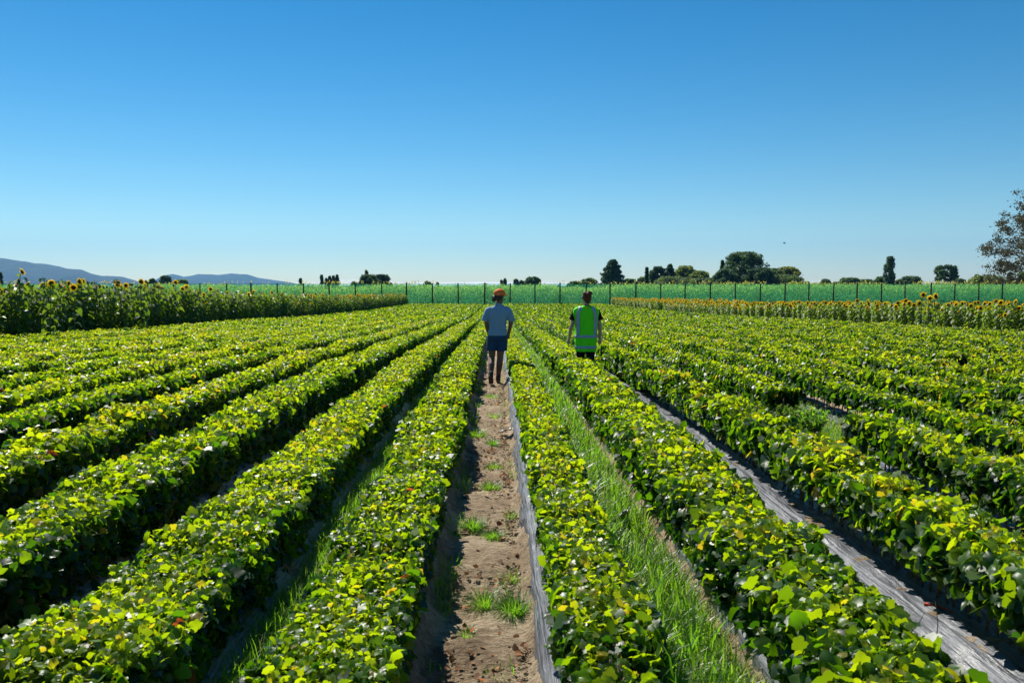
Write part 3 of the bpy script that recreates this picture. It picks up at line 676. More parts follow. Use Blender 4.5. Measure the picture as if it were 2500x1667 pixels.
def mkface(kind):
    if kind == 'L': a = g.uniform(-.9, .6) + math.pi / 2 + 0.2; return (math.cos(a), math.sin(a), g.uniform(-.45, .5)) if g.random() < .5 else (g.normal(0, .8), -g.uniform(.1, 1), g.uniform(-.6, .2))
    return (g.normal(-.3, .8), -1, g.uniform(-.7, .5))
SL = [sunflower_parts(k, 1.85, mkface('L'), 46) for k in range(6)]
SLn = [dict(stem=p['stem'], leaves=p['leaves']) for p in SL]
SR = [sunflower_parts(20 + k, 1.32, mkface('R'), 44, .28) for k in range(7)]
def place_sf(parts, x, y, rz, s, label, group, flower=True):
    t = empty('sunflower', (x, y, float(base_z(y)) + .0), label, 'sunflower', group, rz); t.scale = (s, s, s)
    link('stem', parts['stem'], None, t); link('leaves', parts['leaves'], None, t)
    if flower and 'disc' in parts:
        h = link('flower_head', parts['disc'], None, t); link('petals', parts['petals'], None, h); link('sepals', parts['sepals'], None, h)
    return t
def data(me):
    n_ = len(me.vertices); co_ = np.empty(n_ * 3, np.float32); me.vertices.foreach_get('co', co_)
    F_ = {}
    for p in me.polygons: F_.setdefault(p.loop_total, []).append(tuple(p.vertices))
    t_ = np.empty(n_, np.float32); me.attributes['tint'].data.foreach_get('value', t_)
    return co_.reshape(-1, 3), [np.array(f) for f in F_.values()], t_
pl = []
for r_, x0 in enumerate((-14.85, -15.3, -15.8, -16.4, -17.1)):
    for y in np.arange(18.5, 137, .30 if r_ < 3 else .42): pl.append(('L', r_, x0 + g.normal(0, .07), y + g.uniform(-.1, .1)))
for r_, x0 in enumerate((19.55, 20.0, 20.5, 21.1, 21.9)):
    for y in np.arange(25.5, 137, .29 if r_ < 3 else .42): pl.append(('R', r_, x0 + g.normal(0, .16), y + g.uniform(-.1, .1)))
for x0 in (22.9, 24.2, 25.8, 27.6, 30.0, 33.0):
    for y in np.arange(27, 138, .55): pl.append(('R', 4, x0 + g.normal(0, .2), y + g.uniform(-.2, .2)))
for x0 in (-18.2, -19.6, -21.5):
    for y in np.arange(24, 138, .6): pl.append(('L', 4, x0 + g.normal(0, .2), y + g.uniform(-.2, .2)))
# those that show largest: the front rows nearest the camera that stand inside the picture
def pxx(x, y):
    v = CM.transposed() @ Vector((x, y, -.5)); return 1250 + F * v.x / -v.z
order = [i for i in range(len(pl)) if -40 < pxx(pl[i][2], pl[i][3]) < 2540]
order.sort(key=lambda i: pl[i][3] + (0 if pl[i][1] < 1 else 5 * pl[i][1]) + (0 if pl[i][0] == 'L' else -8))
ind = set(order[:280])
accs = {}
cache = {}
for i, (sd_, r_, x, y) in enumerate(pl):
    pool = SL if sd_ == 'L' else SR; k = int(g.integers(len(pool))); parts = pool[k]
    hv = .97 + .07 * float(vnoise(y, x, 77, 1.2)); u_ = g.uniform(.74, 1.13); s = hv * u_ * (1.07 if sd_ == 'R' else 1.04); rz = g.uniform(0, 6.28) if sd_ == 'L' else g.normal(0, .6)
    if sd_ == 'L': s *= 1.06 + .06 * max(0.0, min(1.0, (60 - y) / 36))
    fl = g.random() < (.24 if sd_ == 'L' else .68) and (r_ < 3 or u_ > 1)
    if sd_ == 'L' and fl and g.random() < .5: rz = g.normal(0, .5)
    if i in ind:
        px_ = pxx(x, y); hw_ = 'tall ' if u_ > 1.03 else ('short ' if u_ < .92 else '')
        if sd_ == 'L': zone = 'at the far left edge' if px_ < 90 else 'below the high hill' if px_ < 200 else 'below the right slope of the high hill' if px_ < 320 else 'below the pale far hills' if px_ < 520 else 'where the left band runs far back'
        else: zone = 'at the far right edge' if px_ > 2420 else 'below the windswept tree on the right' if px_ > 2290 else 'below the tall poplar' if px_ > 2130 else 'left of the tall poplar' if px_ > 1980 else 'where the right band runs far back'
        lab = '%ssunflower %s %s, %s' % (hw_, 'in yellow flower' if fl else 'without open flower', zone, ['front row', 'second row', 'third row', 'rear', 'rear'][r_])
        place_sf(parts, x, y, rz, s, lab, 'sunflowers at the left edge of the field' if sd_ == 'L' else 'sunflowers at the right edge of the field', fl)
    else:
        key = (sd_, k)
        if key not in cache: cache[key] = {q: data(m) for q, m in parts.items()}
        c_, s_ = math.cos(rz), math.sin(rz); Rm = np.array([[c_, -s_, 0], [s_, c_, 0], [0, 0, 1]]) * s
        for q, (V, Fs, T_) in cache[key].items():
            if not fl and q in ('disc', 'petals', 'sepals'): continue
            if y > 60 and q in ('sepals',): continue
            accs.setdefault((sd_, {'sepals': 'leaves'}.get(q, q)), Acc()).add(V @ Rm.T + np.array([x, y, float(base_z(y))]), Fs, T_)
for sd_, lab in (('L', 'far part of the dark sunflower band on the left, reaching to the green net'), ('R', 'far part of the yellow sunflower band on the right, reaching to the green net')):
    t = empty('sunflower_band', (0, 0, 0), lab, 'sunflowers'); t['kind'] = 'stuff'
    for q, m_ in (('stem', M_sfstem), ('leaves', M_sfleaf), ('disc', M_sfdisc), ('petals', M_petal)):
        o = link({'stem': 'stems', 'disc': 'flower_discs'}.get(q, q), accs[(sd_, q)].mesh(q), m_, t); o['kind'] = 'stuff'
# standouts
big = sunflower_parts(90, 2.0, (.5, .55, .45), 19)
def stand(px, py, Y, parts, H, label, rz=0):
    p = at_y(px, py, Y); h = p.z - float(base_z(Y)); place_sf(parts, p.x, Y, rz, h / H, label, 'sunflowers at the left edge of the field' if px < 1200 else 'sunflowers at the right edge of the field')
stand(38, 664, 25.5, big, 2.0, 'tallest sunflower, its petalled head standing clear against the blue hill')
stand(118, 692, 25, SL[1], 1.85, 'sunflower with an orange head just right of the tallest one')
stand(178, 702, 26, sunflower_parts(91, 1.9, (.2, -1, -.1)), 1.9, 'sunflower with a broad yellow face near the left end of the net')
stand(303, 690, 32, sunflower_parts(92, 1.9, (.5, -.3, .6)), 1.9, 'tall yellow sunflower poking above the green net behind the left band', )
stand(343, 688, 33, SL[2], 1.85, 'dark round headed sunflower bud above the net behind the left band')
stand(425, 690, 38, sunflower_parts(93, 1.9, (.2, -1, .1)), 1.9, 'yellow sunflower above the net beside a dark far tree')
stand(2248, 720, 34, sunflower_parts(94, 1.35, (-.2, -1, .1)), 1.35, 'tallest of the yellow sunflowers on the right, seen full face')
stand(2268, 728, 33, sunflower_parts(95, 1.35, (.0, -1, .0)), 1.35, 'large faced sunflower just right of the tallest right one')
stand(2290, 724, 33.5, sunflower_parts(96, 1.35, (.3, -1, .3)), 1.35, 'dark centred tall sunflower, third of the tall group on the right')

# ------------------------------------------------------------------ windbreak fence
FY = 143.0; FT = 2.10; GB = -DROP
fx0 = at_y(60, 693, FY).x - 12; fx1 = at_y(2500, 693, FY).x + 14
fe = empty('windbreak_fence', (0, FY, GB), 'tall green net windbreak fence with dark posts crossing the whole field', 'fence')
def net_mat(name, col, tf):
    m, n, l, b = mat_base(name)
    n.remove(b); tr = n.new('ShaderNodeBsdfTransparent'); tr.inputs[0].default_value = (.62, .95, .78, 1)
    df = n.new('ShaderNodeBsdfDiffuse'); df.inputs[0].default_value = (*[c * .8 for c in col], 1); tl = n.new('ShaderNodeBsdfTranslucent'); tl.inputs[0].default_value = (*col, 1)
    m1 = n.new('ShaderNodeMixShader'); m1.inputs[0].default_value = .6; l.new(df.outputs[0], m1.inputs[1]); l.new(tl.outputs[0], m1.inputs[2])
    m2 = n.new('ShaderNodeMixShader'); l.new(m1.outputs[0], m2.inputs[1]); l.new(tr.outputs[0], m2.inputs[2])
    t = n.new('ShaderNodeTexNoise'); t.inputs['Scale'].default_value = .5; t.inputs['Detail'].default_value = 4
    r = n.new('ShaderNodeMapRange'); r.inputs[1].default_value = .3; r.inputs[2].default_value = .7; r.inputs[3].default_value = tf - .08; r.inputs[4].default_value = tf + .08
    l.new(t.outputs[0], r.inputs[0]); l.new(r.outputs[0], m2.inputs[0]); l.new(m2.outputs[0], n['Material Output'].inputs[0])
    return m
M_net = net_mat('green_shade_net', (.03, .42, .24), .75)
nx = 500; nz_ = 16; xs = np.linspace(fx0, fx1, nx); zs = np.linspace(.02, FT - GB - .03, nz_); X, Z = np.meshgrid(xs, zs)
sag = .04 * np.cos(2 * np.pi * (X - at_y(1183, 700, FY).x) / 4.43) * (Z / Z.max()) ** 6
V = np.stack([X, .10 * vnoise(X, Z, 12, 2.2) + .04 * vnoise(X, Z, 13, .6), Z + sag], -1).reshape(-1, 3)
i = np.arange(nz_ - 1)[:, None] * nx + np.arange(nx - 1)[None, :]
link('net', np_mesh('net', V, np.stack([i, i + 1, i + nx + 1, i + nx], -1).reshape(-1, 4), True), M_net, fe)
V, Fc = tube_np([(x, -.02, FT - GB - .03 + .04 * math.cos(2 * math.pi * (x - at_y(1183, 700, FY).x) / 4.43)) for x in np.linspace(fx0, fx1, 300)], [.022] * 300, 5); a = Acc(); a.add(V, Fc)
link('top_wire', a.mesh('top_wire', True), M_post, fe)
ppx = [44, 107, 170, 232, 296, 361, 424, 488, 554, 613, 677, 741, 804, 868, 932, 992, 1056, 1119, 1183, 1245, 1306, 1367, 1430, 1489, 1552, 1613, 1672, 1734, 1795, 1856, 1916, 1974, 2034, 2092, 2152, 2209, 2272, 2330, 2389, 2447, 2508]
def post_mesh(h, r):
    a = Acc(); V, Fc = tube_np([(0, 0, -.3), (0, 0, h * .5), (.01, 0, h - .03), (.01, 0, h)], [r * 1.05, r, r * .96, r * .8], 10); a.add(V, Fc); m = a.mesh('post', True); m.materials.append(M_post); return m
pm = [post_mesh(FT - GB + .10, .115), post_mesh(FT - GB + .22, .13)]
for k, px in enumerate(ppx):
    o = link('post', pm[1 if k % 3 == 0 else 0], None, fe); o.location = (at_y(px, 700, FY).x, -.14, 0); o.rotation_euler = (random.gauss(0, .008), random.gauss(0, .01), random.uniform(0, 6))
# orchard posts standing beyond the net
bp_ = post_mesh(3.9, .16)
for n_, (px, Y) in enumerate([(872, 160), (997, 158), (1117, 156), (1241, 152), (1363, 155), (1408, 166), (1416, 178), (1424, 190), (1433, 205), (1443, 222), (1452, 240), (1480, 152), (1475, 166), (1533, 160), (1540, 180), (1700, 160), (1712, 165), (1722, 152), (1842, 155), (1956, 158), (2074, 156), (2191, 158), (2308, 156), (2420, 160), (500, 158), (508, 170), (627, 158), (751, 160), (763, 172), (2020, 175), (1680, 185), (1230, 175), (1222, 186)]):
    o = link('orchard_post', bp_, None); o.location = (at_y(px, 700, Y).x, Y, GB - .1)
    nearp = min(ppx, key=lambda q: abs(q - px)); 
    tag(o, 'teal looking post seen through the green net, standing in the tall crop', 'post', 'posts standing behind the green net')
# tall crop behind the net
def crop():
    g = np.random.default_rng(66); acc = Acc()
    xr = (fx0 + 2, fx1 - 2); n_ = 120000
    X = g.uniform(*xr, n_); d = np.abs(g.normal(0, 1, n_)) * 4; Y = 145.2 + d
    top = 1.58 + .46 * vnoise(X, Y, 5, 4.2) + .36 * vnoise(X, Y, 6, .9) + d * .02 + .25 * np.clip((X - 10) / 30, 0, 1)
    u = g.random(n_) ** .75; Z = GB + (top - GB) * u - (1 - u) * 0
    n = g.normal(0, .7, (n_, 3)); n[:, 2] += .5; n[:, 1] -= .2
    t = g.normal(0, .6, (n_, 3)); t[:, 2] += np.where(u > .6, .9, -.2)
    tint = np.clip(.0 + .75 * u ** 1.5 + g.normal(0, .12, n_) + np.where(g.random(n_) < .03, .35, 0), 0, 1)  # tint darkens downwards: the crop's shadow painted into the leaf colour
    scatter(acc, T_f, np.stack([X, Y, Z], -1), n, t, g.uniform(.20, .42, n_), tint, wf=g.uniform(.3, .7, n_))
    # flowering stalks above the wire
    m = 420; X = g.uniform(*xr, m); k = vnoise(X, X * 0, 9, 14) + .3 * (X > 16) + g.normal(0, .25, m) > .25; X = X[k]; m = len(X)
    for q in range(3):
        scatter(acc, T_f, np.stack([X + g.normal(0, .12, m), np.full(m, 146.0), g.uniform(2.0, 2.5, m)], -1), g.normal(0, 1, (m, 3)), g.normal(0, .5, (m, 3)) + np.array([0, 0, 1]), g.uniform(.2, .45, m), np.clip(g.normal(.95, .1, m), 0, 1), wf=.4)
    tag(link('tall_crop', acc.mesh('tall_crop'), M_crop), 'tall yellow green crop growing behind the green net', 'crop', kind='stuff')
crop()

# ------------------------------------------------------------------ trees
def limb_tree(acc, g, p, d, L, r, depth, tips, spread=.6, gravity=0.0, nseg=3):
    pts = [np.array(p)]; dd = np.array(d, float)
    for k in range(nseg):
        dd = dd + g.normal(0, .13, 3); dd[2] += gravity; dd /= np.linalg.norm(dd); pts.append(pts[-1] + dd * L / nseg)
    V, Fc = tube_np(pts, list(np.linspace(r, r * .6, nseg + 1)), 6 if depth > 1 else 4, False); acc.add(V, Fc)
    if depth == 0: tips.append((pts[-1], dd)); return
    for k in range(3 if depth > 1 else 3):
        nd = dd + g.normal(0, spread, 3); nd /= np.linalg.norm(nd)
        at = pts[-1] if k else pts[-2]
        limb_tree(acc, g, at, nd, L * g.uniform(.62, .85), r * .58, depth - 1, tips, spread, gravity, nseg)
def tree(x0, x1, yt, Y, kind, tone, label, seed, dens=1.0, name='tree', cat='tree'):
    g = np.random.default_rng(seed)
    if kind in ('round', 'bush'): x0, x1 = x0 - .09 * (x1 - x0), x1 + .09 * (x1 - x0)
    l, r_ = at_y(x0, 690, Y), at_y(x1, 690, Y); top = at_y((x0 + x1) / 2, yt, Y).z
    cx = (l.x + r_.x) / 2; W = (r_.x - l.x) / 2; H = top - GB
    t = empty(name, (cx, Y, GB - .2), label, cat)
    tr = Acc(); tips = []
    hb = H * (.12 if kind in ('round', 'bush', 'conifer', 'column') else .22)
    if kind in ('conifer', 'column'):
        V, Fc = tube_np([(0, 0, 0), (0, 0, H * .5), (0, 0, H * .93)], [H * .022, H * .014, H * .004], 7); tr.add(V, Fc)
        for k in range(26):
            z = H * (.12 + .78 * k / 26); a_ = k * 2.4; L = W * .75 * ((1 - z / H) * .9 + .1); V, Fc = tube_np([(0, 0, z), (math.cos(a_) * L, math.sin(a_) * L, z + (L * .3 if kind == 'column' else -.05))], [H * .005, H * .001], 4, False); tr.add(V, Fc)
    else:
        V, Fc = tube_np([(0, 0, 0), (g.normal(0, .1), 0, hb), (g.normal(0, .3), g.normal(0, .3), H * .45)], [H * .035, H * .026, H * .018], 8); tr.add(V, Fc)
        for k in range(7):
            a_ = k * 2.1 + g.uniform(0, .5); limb_tree(tr, g, (0, 0, hb + H * .03 * k), (math.cos(a_), math.sin(a_), .9), W * .75, H * .012, 1, tips, .5)
    link('trunk', tr.mesh('trunk', True), M_bark, t)
    cr = Acc(); D = min(W, 1.3 * H)
    # clumps inside the envelope
    nc = int({'round': 110, 'bush': 70, 'conifer': 130, 'column': 70, 'open': 46}[kind] * dens)
    C = []; Rr = []
    nc = int(nc * min(2.2, .35 + (x1 - x0) / 60.0))
    while len(C) < nc:
        a_ = g.uniform(0, 2 * math.pi); z = g.random(); rr = g.uniform(.08, 1) ** .5
        if kind == 'conifer':
            z = z ** 1.1; q = ((1 - z) ** .8 if W < 2.5 else min(1, 1.2 * (1 - z) ** .62)) * rr; cr_ = W * ((.26 * (1 - z) + .09) if W < 2.5 else .17 + .06 * (1 - z))
        elif kind == 'column': q = math.sin(math.pi * min(1, z * .88 + .12)) ** .6 * rr * .8; cr_ = W * .36
        elif kind == 'open': z = .45 + .55 * z; q = math.sqrt(max(0, 1 - ((z - .6) / .42) ** 2)) * (.35 + .65 * rr); cr_ = W * g.uniform(.15, .26)
        else: q = math.sqrt(max(0, 1 - max(0, (z - .38) / .62) ** 2.1)) * rr; cr_ = W * g.uniform(.14, .25)
        q = min(q, 1 - .75 * cr_ / W); lump = 1 + .10 * math.sin(3 * a_ + seed) + .06 * math.sin(7 * a_ + seed * 2)
        C.append((math.cos(a_) * W * q * lump, math.sin(a_) * min(W, 1.2 * H) * q, min(H * (.06 + .94 * z), H * 1.0 - cr_ * (.9 if kind != 'conifer' else .3)))); Rr.append(cr_)
    for c_, q in zip(C, Rr):
        m = int(95 if kind != 'open' else 85); u = nrm(g.normal(0, 1, (m, 3))); rad = q * g.uniform(.3, 1.08, m)[:, None] ** .6
        zs_ = np.array([1, 1, .72 if kind not in ('column',) else 1.9]); 
        if kind == 'conifer': zs_ = np.array([1, 1, .6])
        P = np.array(c_) + u * rad * zs_
        P[:, 2] = np.clip(P[:, 2], .3, H * 1.01)
        lt = tone + .22 * u[:, 2] * 0 + g.normal(0, .10) + g.normal(0, .07, m)
        sz = max(.22 * q, .68) * g.uniform(.6, 1.3, m) * (Y / 350) ** .5
        scatter(cr, T_f, P, u + g.normal(0, .5, (m, 3)) + np.array([0, 0, .3]), g.normal(0, 1, (m, 3)), sz, np.clip(lt, 0, 1), wf=g.uniform(.6, 1.1, m))
    link('crown', cr.mesh('crown'), M_tree, t)
    return t
TREES = [
 (-4, 8, 666, 330, 'conifer', .05, 'dark conifer tip at the far left edge behind the sunflowers'),
 (188, 217, 686, 420, 'bush', .15, 'low dark clump of trees at the foot of the high hill'),
 (275, 292, 683, 420, 'bush', .1, 'small dark tree left of the tall yellow sunflower head'),
 (350, 370, 685, 420, 'bush', .3, 'low olive bush left of the two dark trees before the far hills'),
 (363, 384, 680, 400, 'round', .2, 'small round tree left of the dark tree before the far hills'),
 (391, 420, 673, 380, 'open', .08, 'dark spreading tree standing before the far pale hills'),
 (427, 460, 682, 400, 'bush', .55, 'brownish low trees right of the dark spreading tree'),
 (728, 740, 680, 430, 'conifer', .1, 'small lone pointed tree right of the end of the hills'),
 (783, 788, 672, 400, 'column', .2, 'very thin single poplar beside the group of pointed trees'),
 (791, 802, 679, 390, 'conifer', .05, 'leftmost and shortest of the four dark pointed conifers'),
 (799, 811, 675, 390, 'conifer', .05, 'second of the four dark pointed conifers'),
 (808, 820, 674, 390, 'conifer', .03, 'third of the four dark pointed conifers'),
 (817, 830, 671, 390, 'conifer', .05, 'rightmost and tallest of the four dark pointed conifers'),
 (856, 875, 687, 330, 'bush', .5, 'little olive bush left of the broad rounded grove'),
 (888, 902, 660, 320, 'conifer', .15, 'narrow cypress top rising from the rounded grove left of the man'),
 (878, 925, 669, 300, 'round', .18, 'left half of the broad rounded grove left of the man'),
 (912, 952, 669, 310, 'round', .1, 'right half of the broad rounded grove left of the man'),
 (1033, 1053, 686, 430, 'open', .25, 'flat topped small far tree above the net left of the man'),
 (1063, 1073, 690, 430, 'conifer', .15, 'tiny pointed far tree left of the man'),
 (1221, 1227, 684, 420, 'column', .3, 'left one of two slim poplars above the man'),
 (1229, 1237, 681, 420, 'column', .3, 'right one of two slim poplars above the man'),
 (1254, 1266, 681, 400, 'open', .15, 'small airy tree left of the dark rounded tree between the two people'),
 (1266, 1281, 685, 400, 'round', .08, 'small dark cone shaped tree between the two people'),
 (1283, 1319, 675, 360, 'open', .12, 'spreading gappy tree, largest between the two people'),
 (1388, 1425, 686, 340, 'bush', .35, 'low hedge like bush left of the trees by the woman'),
 (1420, 1458, 678, 330, 'round', .4, 'olive green rounded tree just left of the big dark conifer'),
 (1462, 1529, 635, 290, 'conifer', .02, 'big near black conifer right of the woman'),
 (1520, 1555, 680, 320, 'bush', .35, 'low olive bush right of the big dark conifer'),
 (1555, 1590, 675, 320, 'bush', .3, 'bush at the foot of the slim pointed tree'),
 (1573, 1585, 653, 310, 'conifer', .15, 'slim pointed tree between the dark conifer and the dark grove'),
 (1586, 1625, 649, 300, 'round', .05, 'dark left part of the grove with a rough top'),
 (1615, 1655, 646, 300, 'conifer', .07, 'dark broad conifer beside the olive grove'),
 (1645, 1700, 647, 310, 'round', .62, 'olive yellow rounded tree left of the great dome shaped tree'),
 (1685, 1730, 660, 300, 'round', .5, 'lower olive tree sloping down right of the olive yellow one'),
 (1725, 1750, 680, 300, 'bush', .4, 'dark low bush at the left foot of the great dome shaped tree'),
 (1752, 1774, 637, 300, 'conifer', .12, 'tiered narrow pine against the left side of the great dome shaped tree'),
 (1768, 1862, 612, 290, 'round', .16, 'great dome shaped dark green tree, highest of the middle right grove'),
 (1742, 1800, 655, 280, 'bush', .08, 'dark lower trees in front of the great dome on its left'),
 (1820, 1890, 652, 280, 'bush', .08, 'dark lower trees in front of the great dome on its right'),
 (1862, 1915, 654, 300, 'round', .3, 'rounded green tree between the great dome and the yellowish tree'),
 (1893, 1954, 649, 300, 'round', .72, 'yellowish autumn tree at the right end of the grove'),
 (1952, 1978, 687, 330, 'bush', .4, 'small tapering bush ending the grove on the right'),
 (1600, 1690, 672, 290, 'bush', .25, 'low dark undergrowth under the olive yellow tree'),
 (1690, 1770, 676, 290, 'bush', .22, 'low dark undergrowth left of the great dome shaped tree'),
 (1870, 1950, 668, 285, 'bush', .3, 'low undergrowth below the yellowish autumn tree'),
 (2003, 2027, 681, 380, 'round', .25, 'small lone dark tree right of the white cloud'),
 (2030, 2058, 688, 380, 'bush', .4, 'very low bush right of the small lone tree'),
 (2050, 2100, 677, 370, 'round', .28, 'rounded far tree left of the poplar'),
 (2092, 2137, 681, 370, 'bush', .28, 'low spreading trees just left of the poplar'),
 (2136, 2166, 675, 340, 'round', .12, 'dark round tree at the left foot of the poplar'),
 (2157, 2186, 627, 330, 'column', .12, 'tall dark poplar standing alone on the right'),
 (2186, 2205, 683, 350, 'bush', .2, 'small bush at the right foot of the poplar'),
 (2198, 2247, 673, 350, 'round', .1, 'dark dome shaped tree right of the poplar'),
 (2281, 2334, 646, 340, 'open', .12, 'irregular windswept dark tree between the poplar and the big edge tree'),
 (2330, 2357, 680, 350, 'open', .15, 'small umbrella shaped tree right of the windswept one'),
 (2370, 2400, 671, 330, 'conifer', .2, 'small pointed tree left of the olive mound by the right edge'),
 (2372, 2444, 670, 320, 'bush', .5, 'olive green mound of foliage below the big edge tree'),
 (2452, 2479, 664, 300, 'conifer', .06, 'dark upright bush under the big edge tree'),
 (2484, 2512, 662, 300, 'round', .35, 'olive bush cut by the right edge of the picture'),
]
for k, T in enumerate(TREES): tree(*T, seed=200 + k)

# big airy tree at the right edge
def edge_tree():
    g = np.random.default_rng(5); Y = 165.0
    base = at_y(2636, 690, Y); top = at_y(2560, 345, Y).z; H = top - GB
    t = empty('tree', (base.x, Y, GB - .2), 'big airy brown tree with thin foliage cut by the right edge', 'tree')
    tr = Acc(); tips = []
    V, Fc = tube_np([(0, 0, 0), (.1, 0, H * .15), (-.2, .1, H * .32)], [.55, .42, .36], 10); tr.add(V, Fc)
    for k in range(11):
        a_ = k * 2.4; el = g.uniform(.1, 1.3)
        limb_tree(tr, g, (-.1, 0, H * (.13 + .018 * k)), (math.cos(a_), math.sin(a_), el), H * .23, .17, 4, tips, .55, .01, 3)
    tips_ = np.array([p for p, d in tips])
    s = 1.0
    link('trunk', tr.mesh('trunk', True), M_bark, t)
    cr = Acc(); 
    for p, d in tips:
        if g.random() < .2: continue
        m = 52; P = p + g.normal(0, .50, (m, 3)) * np.array([1.2, 1.2, .7])
        scatter(cr, T_f, P, g.normal(0, 1, (m, 3)), g.normal(0, 1, (m, 3)), g.uniform(.24, .48, m), np.clip(g.normal(.4, .3, m), 0, 1), wf=.8)
    link('crown', cr.mesh('crown'), M_brownleaf, t)
    w = tips_[:, 0].min(); print('EDGE TREE left extent', w, 'want', at_y(2397, 560, Y).x - base.x, 'zmax', tips_[:, 2].max(), H, len(tips))
edge_tree()

# bird
p = at_y(1915, 594, 70); a = Acc()
V, Fc = tube_np([(-.13, 0, 0), (-.08, 0, .005), (0, 0, .0), (.07, 0, .0), (.11, 0, .005), (.13, 0, .0)], [.004, .022, .032, .026, .018, .003], 8); a.add(V, Fc)
for s in (-1, 1): a.add([(-.05, 0, .01), (.04, 0, .01), (.02, s * .1, .07), (-.06, s * .16, .10), (-.05, s * .05, .06)], np.array([(0, 1, 2), (0, 2, 3), (0, 3, 4)]))
o = link('bird', a.mesh('bird', True), M_post); o.location = p; o.rotation_euler = (0, 0, .3); s_ = o.modifiers.new('t', 'SOLIDIFY'); s_.thickness = .006
tag(o, 'small dark bird flying in the clear sky above the right grove', 'bird')

# ------------------------------------------------------------------ people
def fused(name, acc, vox, mat, parent, smooth=6):
    me = acc.mesh(name, True); o = bpy.data.objects.new('tmp', me); COL.objects.link(o)
    r = o.modifiers.new('r', 'REMESH'); r.mode = 'VOXEL'; r.voxel_size = vox; r.use_smooth_shade = True
    s = o.modifiers.new('s', 'SMOOTH'); s.iterations = smooth; s.factor = .5
    dg = bpy.context.evaluated_depsgraph_get(); m2 = bpy.data.meshes.new_from_object(o.evaluated_get(dg)); bpy.data.objects.remove(o)
    m2.name = name; m2.materials.clear()
    return link(name, m2, mat, parent)
def add_t(acc, P, R_, n=16): V, Fc = tube_np(P, R_, n); acc.add(V, Fc)
def ball(acc, c, r, n=14):
    rx, ry, rz = r if not np.isscalar(r) else (r, r, r)
    z = np.linspace(-1, 1, 11); z = np.sin(z * math.pi / 2)
    P = [(c[0], c[1], c[2] + rz * q) for q in z]; add_t(acc, P, [(max(1e-3, rx * math.sqrt(max(0, 1 - q * q))), max(1e-3, ry * math.sqrt(max(0, 1 - q * q)))) for q in z], n)
def torso(acc, S, n=24):       # S: (z, cx, cy, rx, ry); superelliptic rings
    V = []; a = np.arange(n) * 2 * math.pi / n
    for z, cx, cy, rx, ry in S:
        ca, sa = np.cos(a), np.sin(a); V.append(np.stack([cx + rx * np.sign(ca) * np.abs(ca) ** .85, cy + ry * np.sign(sa) * np.abs(sa) ** .85, np.full(n, z)], -1))
    k = len(S); V = np.concatenate(V + [np.array([[S[0][1], S[0][2], S[0][0]], [S[-1][1], S[-1][2], S[-1][0]]])])
    i = np.arange(k - 1)[:, None] * n; j = np.arange(n)[None, :]; j2 = (j + 1) % n
    Q = np.stack([i + j, i + j2, i + n + j2, i + n + j], -1).reshape(-1, 4); jj = np.arange(n); jn = (jj + 1) % n
    T3 = np.concatenate([np.stack([jn, jj, np.full(n, k * n)], -1), np.stack([(k - 1) * n + jj, (k - 1) * n + jn, np.full(n, k * n + 1)], -1)])
    acc.add(V, [Q, T3])
def cloth(name, col, rough=.85, trans=0.0, bump=.5, tcol=None, bs=9):
    m, n, l, b = mat_base(name); b.inputs['Base Color'].default_value = (*col, 1); b.inputs['Roughness'].default_value = rough; b.inputs['Specular IOR Level'].default_value = .2
    tcn = n.new('ShaderNodeTexCoord'); t = n.new('ShaderNodeTexNoise'); t.inputs['Scale'].default_value = bs; t.inputs['Detail'].default_value = 3; t.inputs['Distortion'].default_value = .8
    q = n.new('ShaderNodeMapping'); q.inputs['Scale'].default_value = (1.5, 1, .6); l.new(tcn.outputs['Object'], q.inputs[0]); l.new(q.outputs[0], t.inputs['Vector'])
    bp = n.new('ShaderNodeBump'); bp.inputs['Strength'].default_value = bump; bp.inputs['Distance'].default_value = .05; l.new(t.outputs[0], bp.inputs['Height']); l.new(bp.outputs[0], b.inputs['Normal'])
    if trans:
        tr = n.new('ShaderNodeBsdfTranslucent'); tr.inputs[0].default_value = (*(tcol or col), 1); mx = n.new('ShaderNodeMixShader'); mx.inputs[0].default_value = trans
        l.new(b.outputs[0], mx.inputs[1]); l.new(tr.outputs[0], mx.inputs[2]); l.new(mx.outputs[0], n['Material Output'].inputs[0])
    return m
M_skin = simple('skin', (.22, .105, .06), .55, .35, var=.12, scale=10)
M_skin2 = simple('skin_fair', (.50, .29, .20), .5, .35, var=.08, scale=10)
M_shirt = cloth('blue_grey_shirt', (.24, .37, .49)); M_short = cloth('navy_shorts', (.025, .07, .14)); M_cap = cloth('orange_cap', (1.0, .26, .035), .7, .25, .1)
M_vest = cloth('lime_vest', (.15, 1.0, .01), .6, .12, .35, (.10, 1.0, .0)); M_vesty = cloth('yellow_vest_tab', (.75, .85, .02), .6, .4, .2); M_silver = cloth('silver_tape', (.46, .47, .58), .35, .1, .2)
M_black = cloth('black_cloth', (.012, .010, .012)); M_hair1 = simple('dark_brown_hair', (.035, .018, .010), .5, .5, var=.5, scale=60, bump=.6); M_hair2 = simple('auburn_hair', (.12, .038, .014), .6, .25, var=.5, scale=60, bump=.6)
M_boot = simple('brown_boot', (.10, .065, .04), .8, .3); M_sock = cloth('grey_sock', (.06, .06, .07)); M_glass = simple('dark_glasses', (.01, .01, .012), .2, .6); M_white = cloth('pale_patch', (.6, .62, .6))

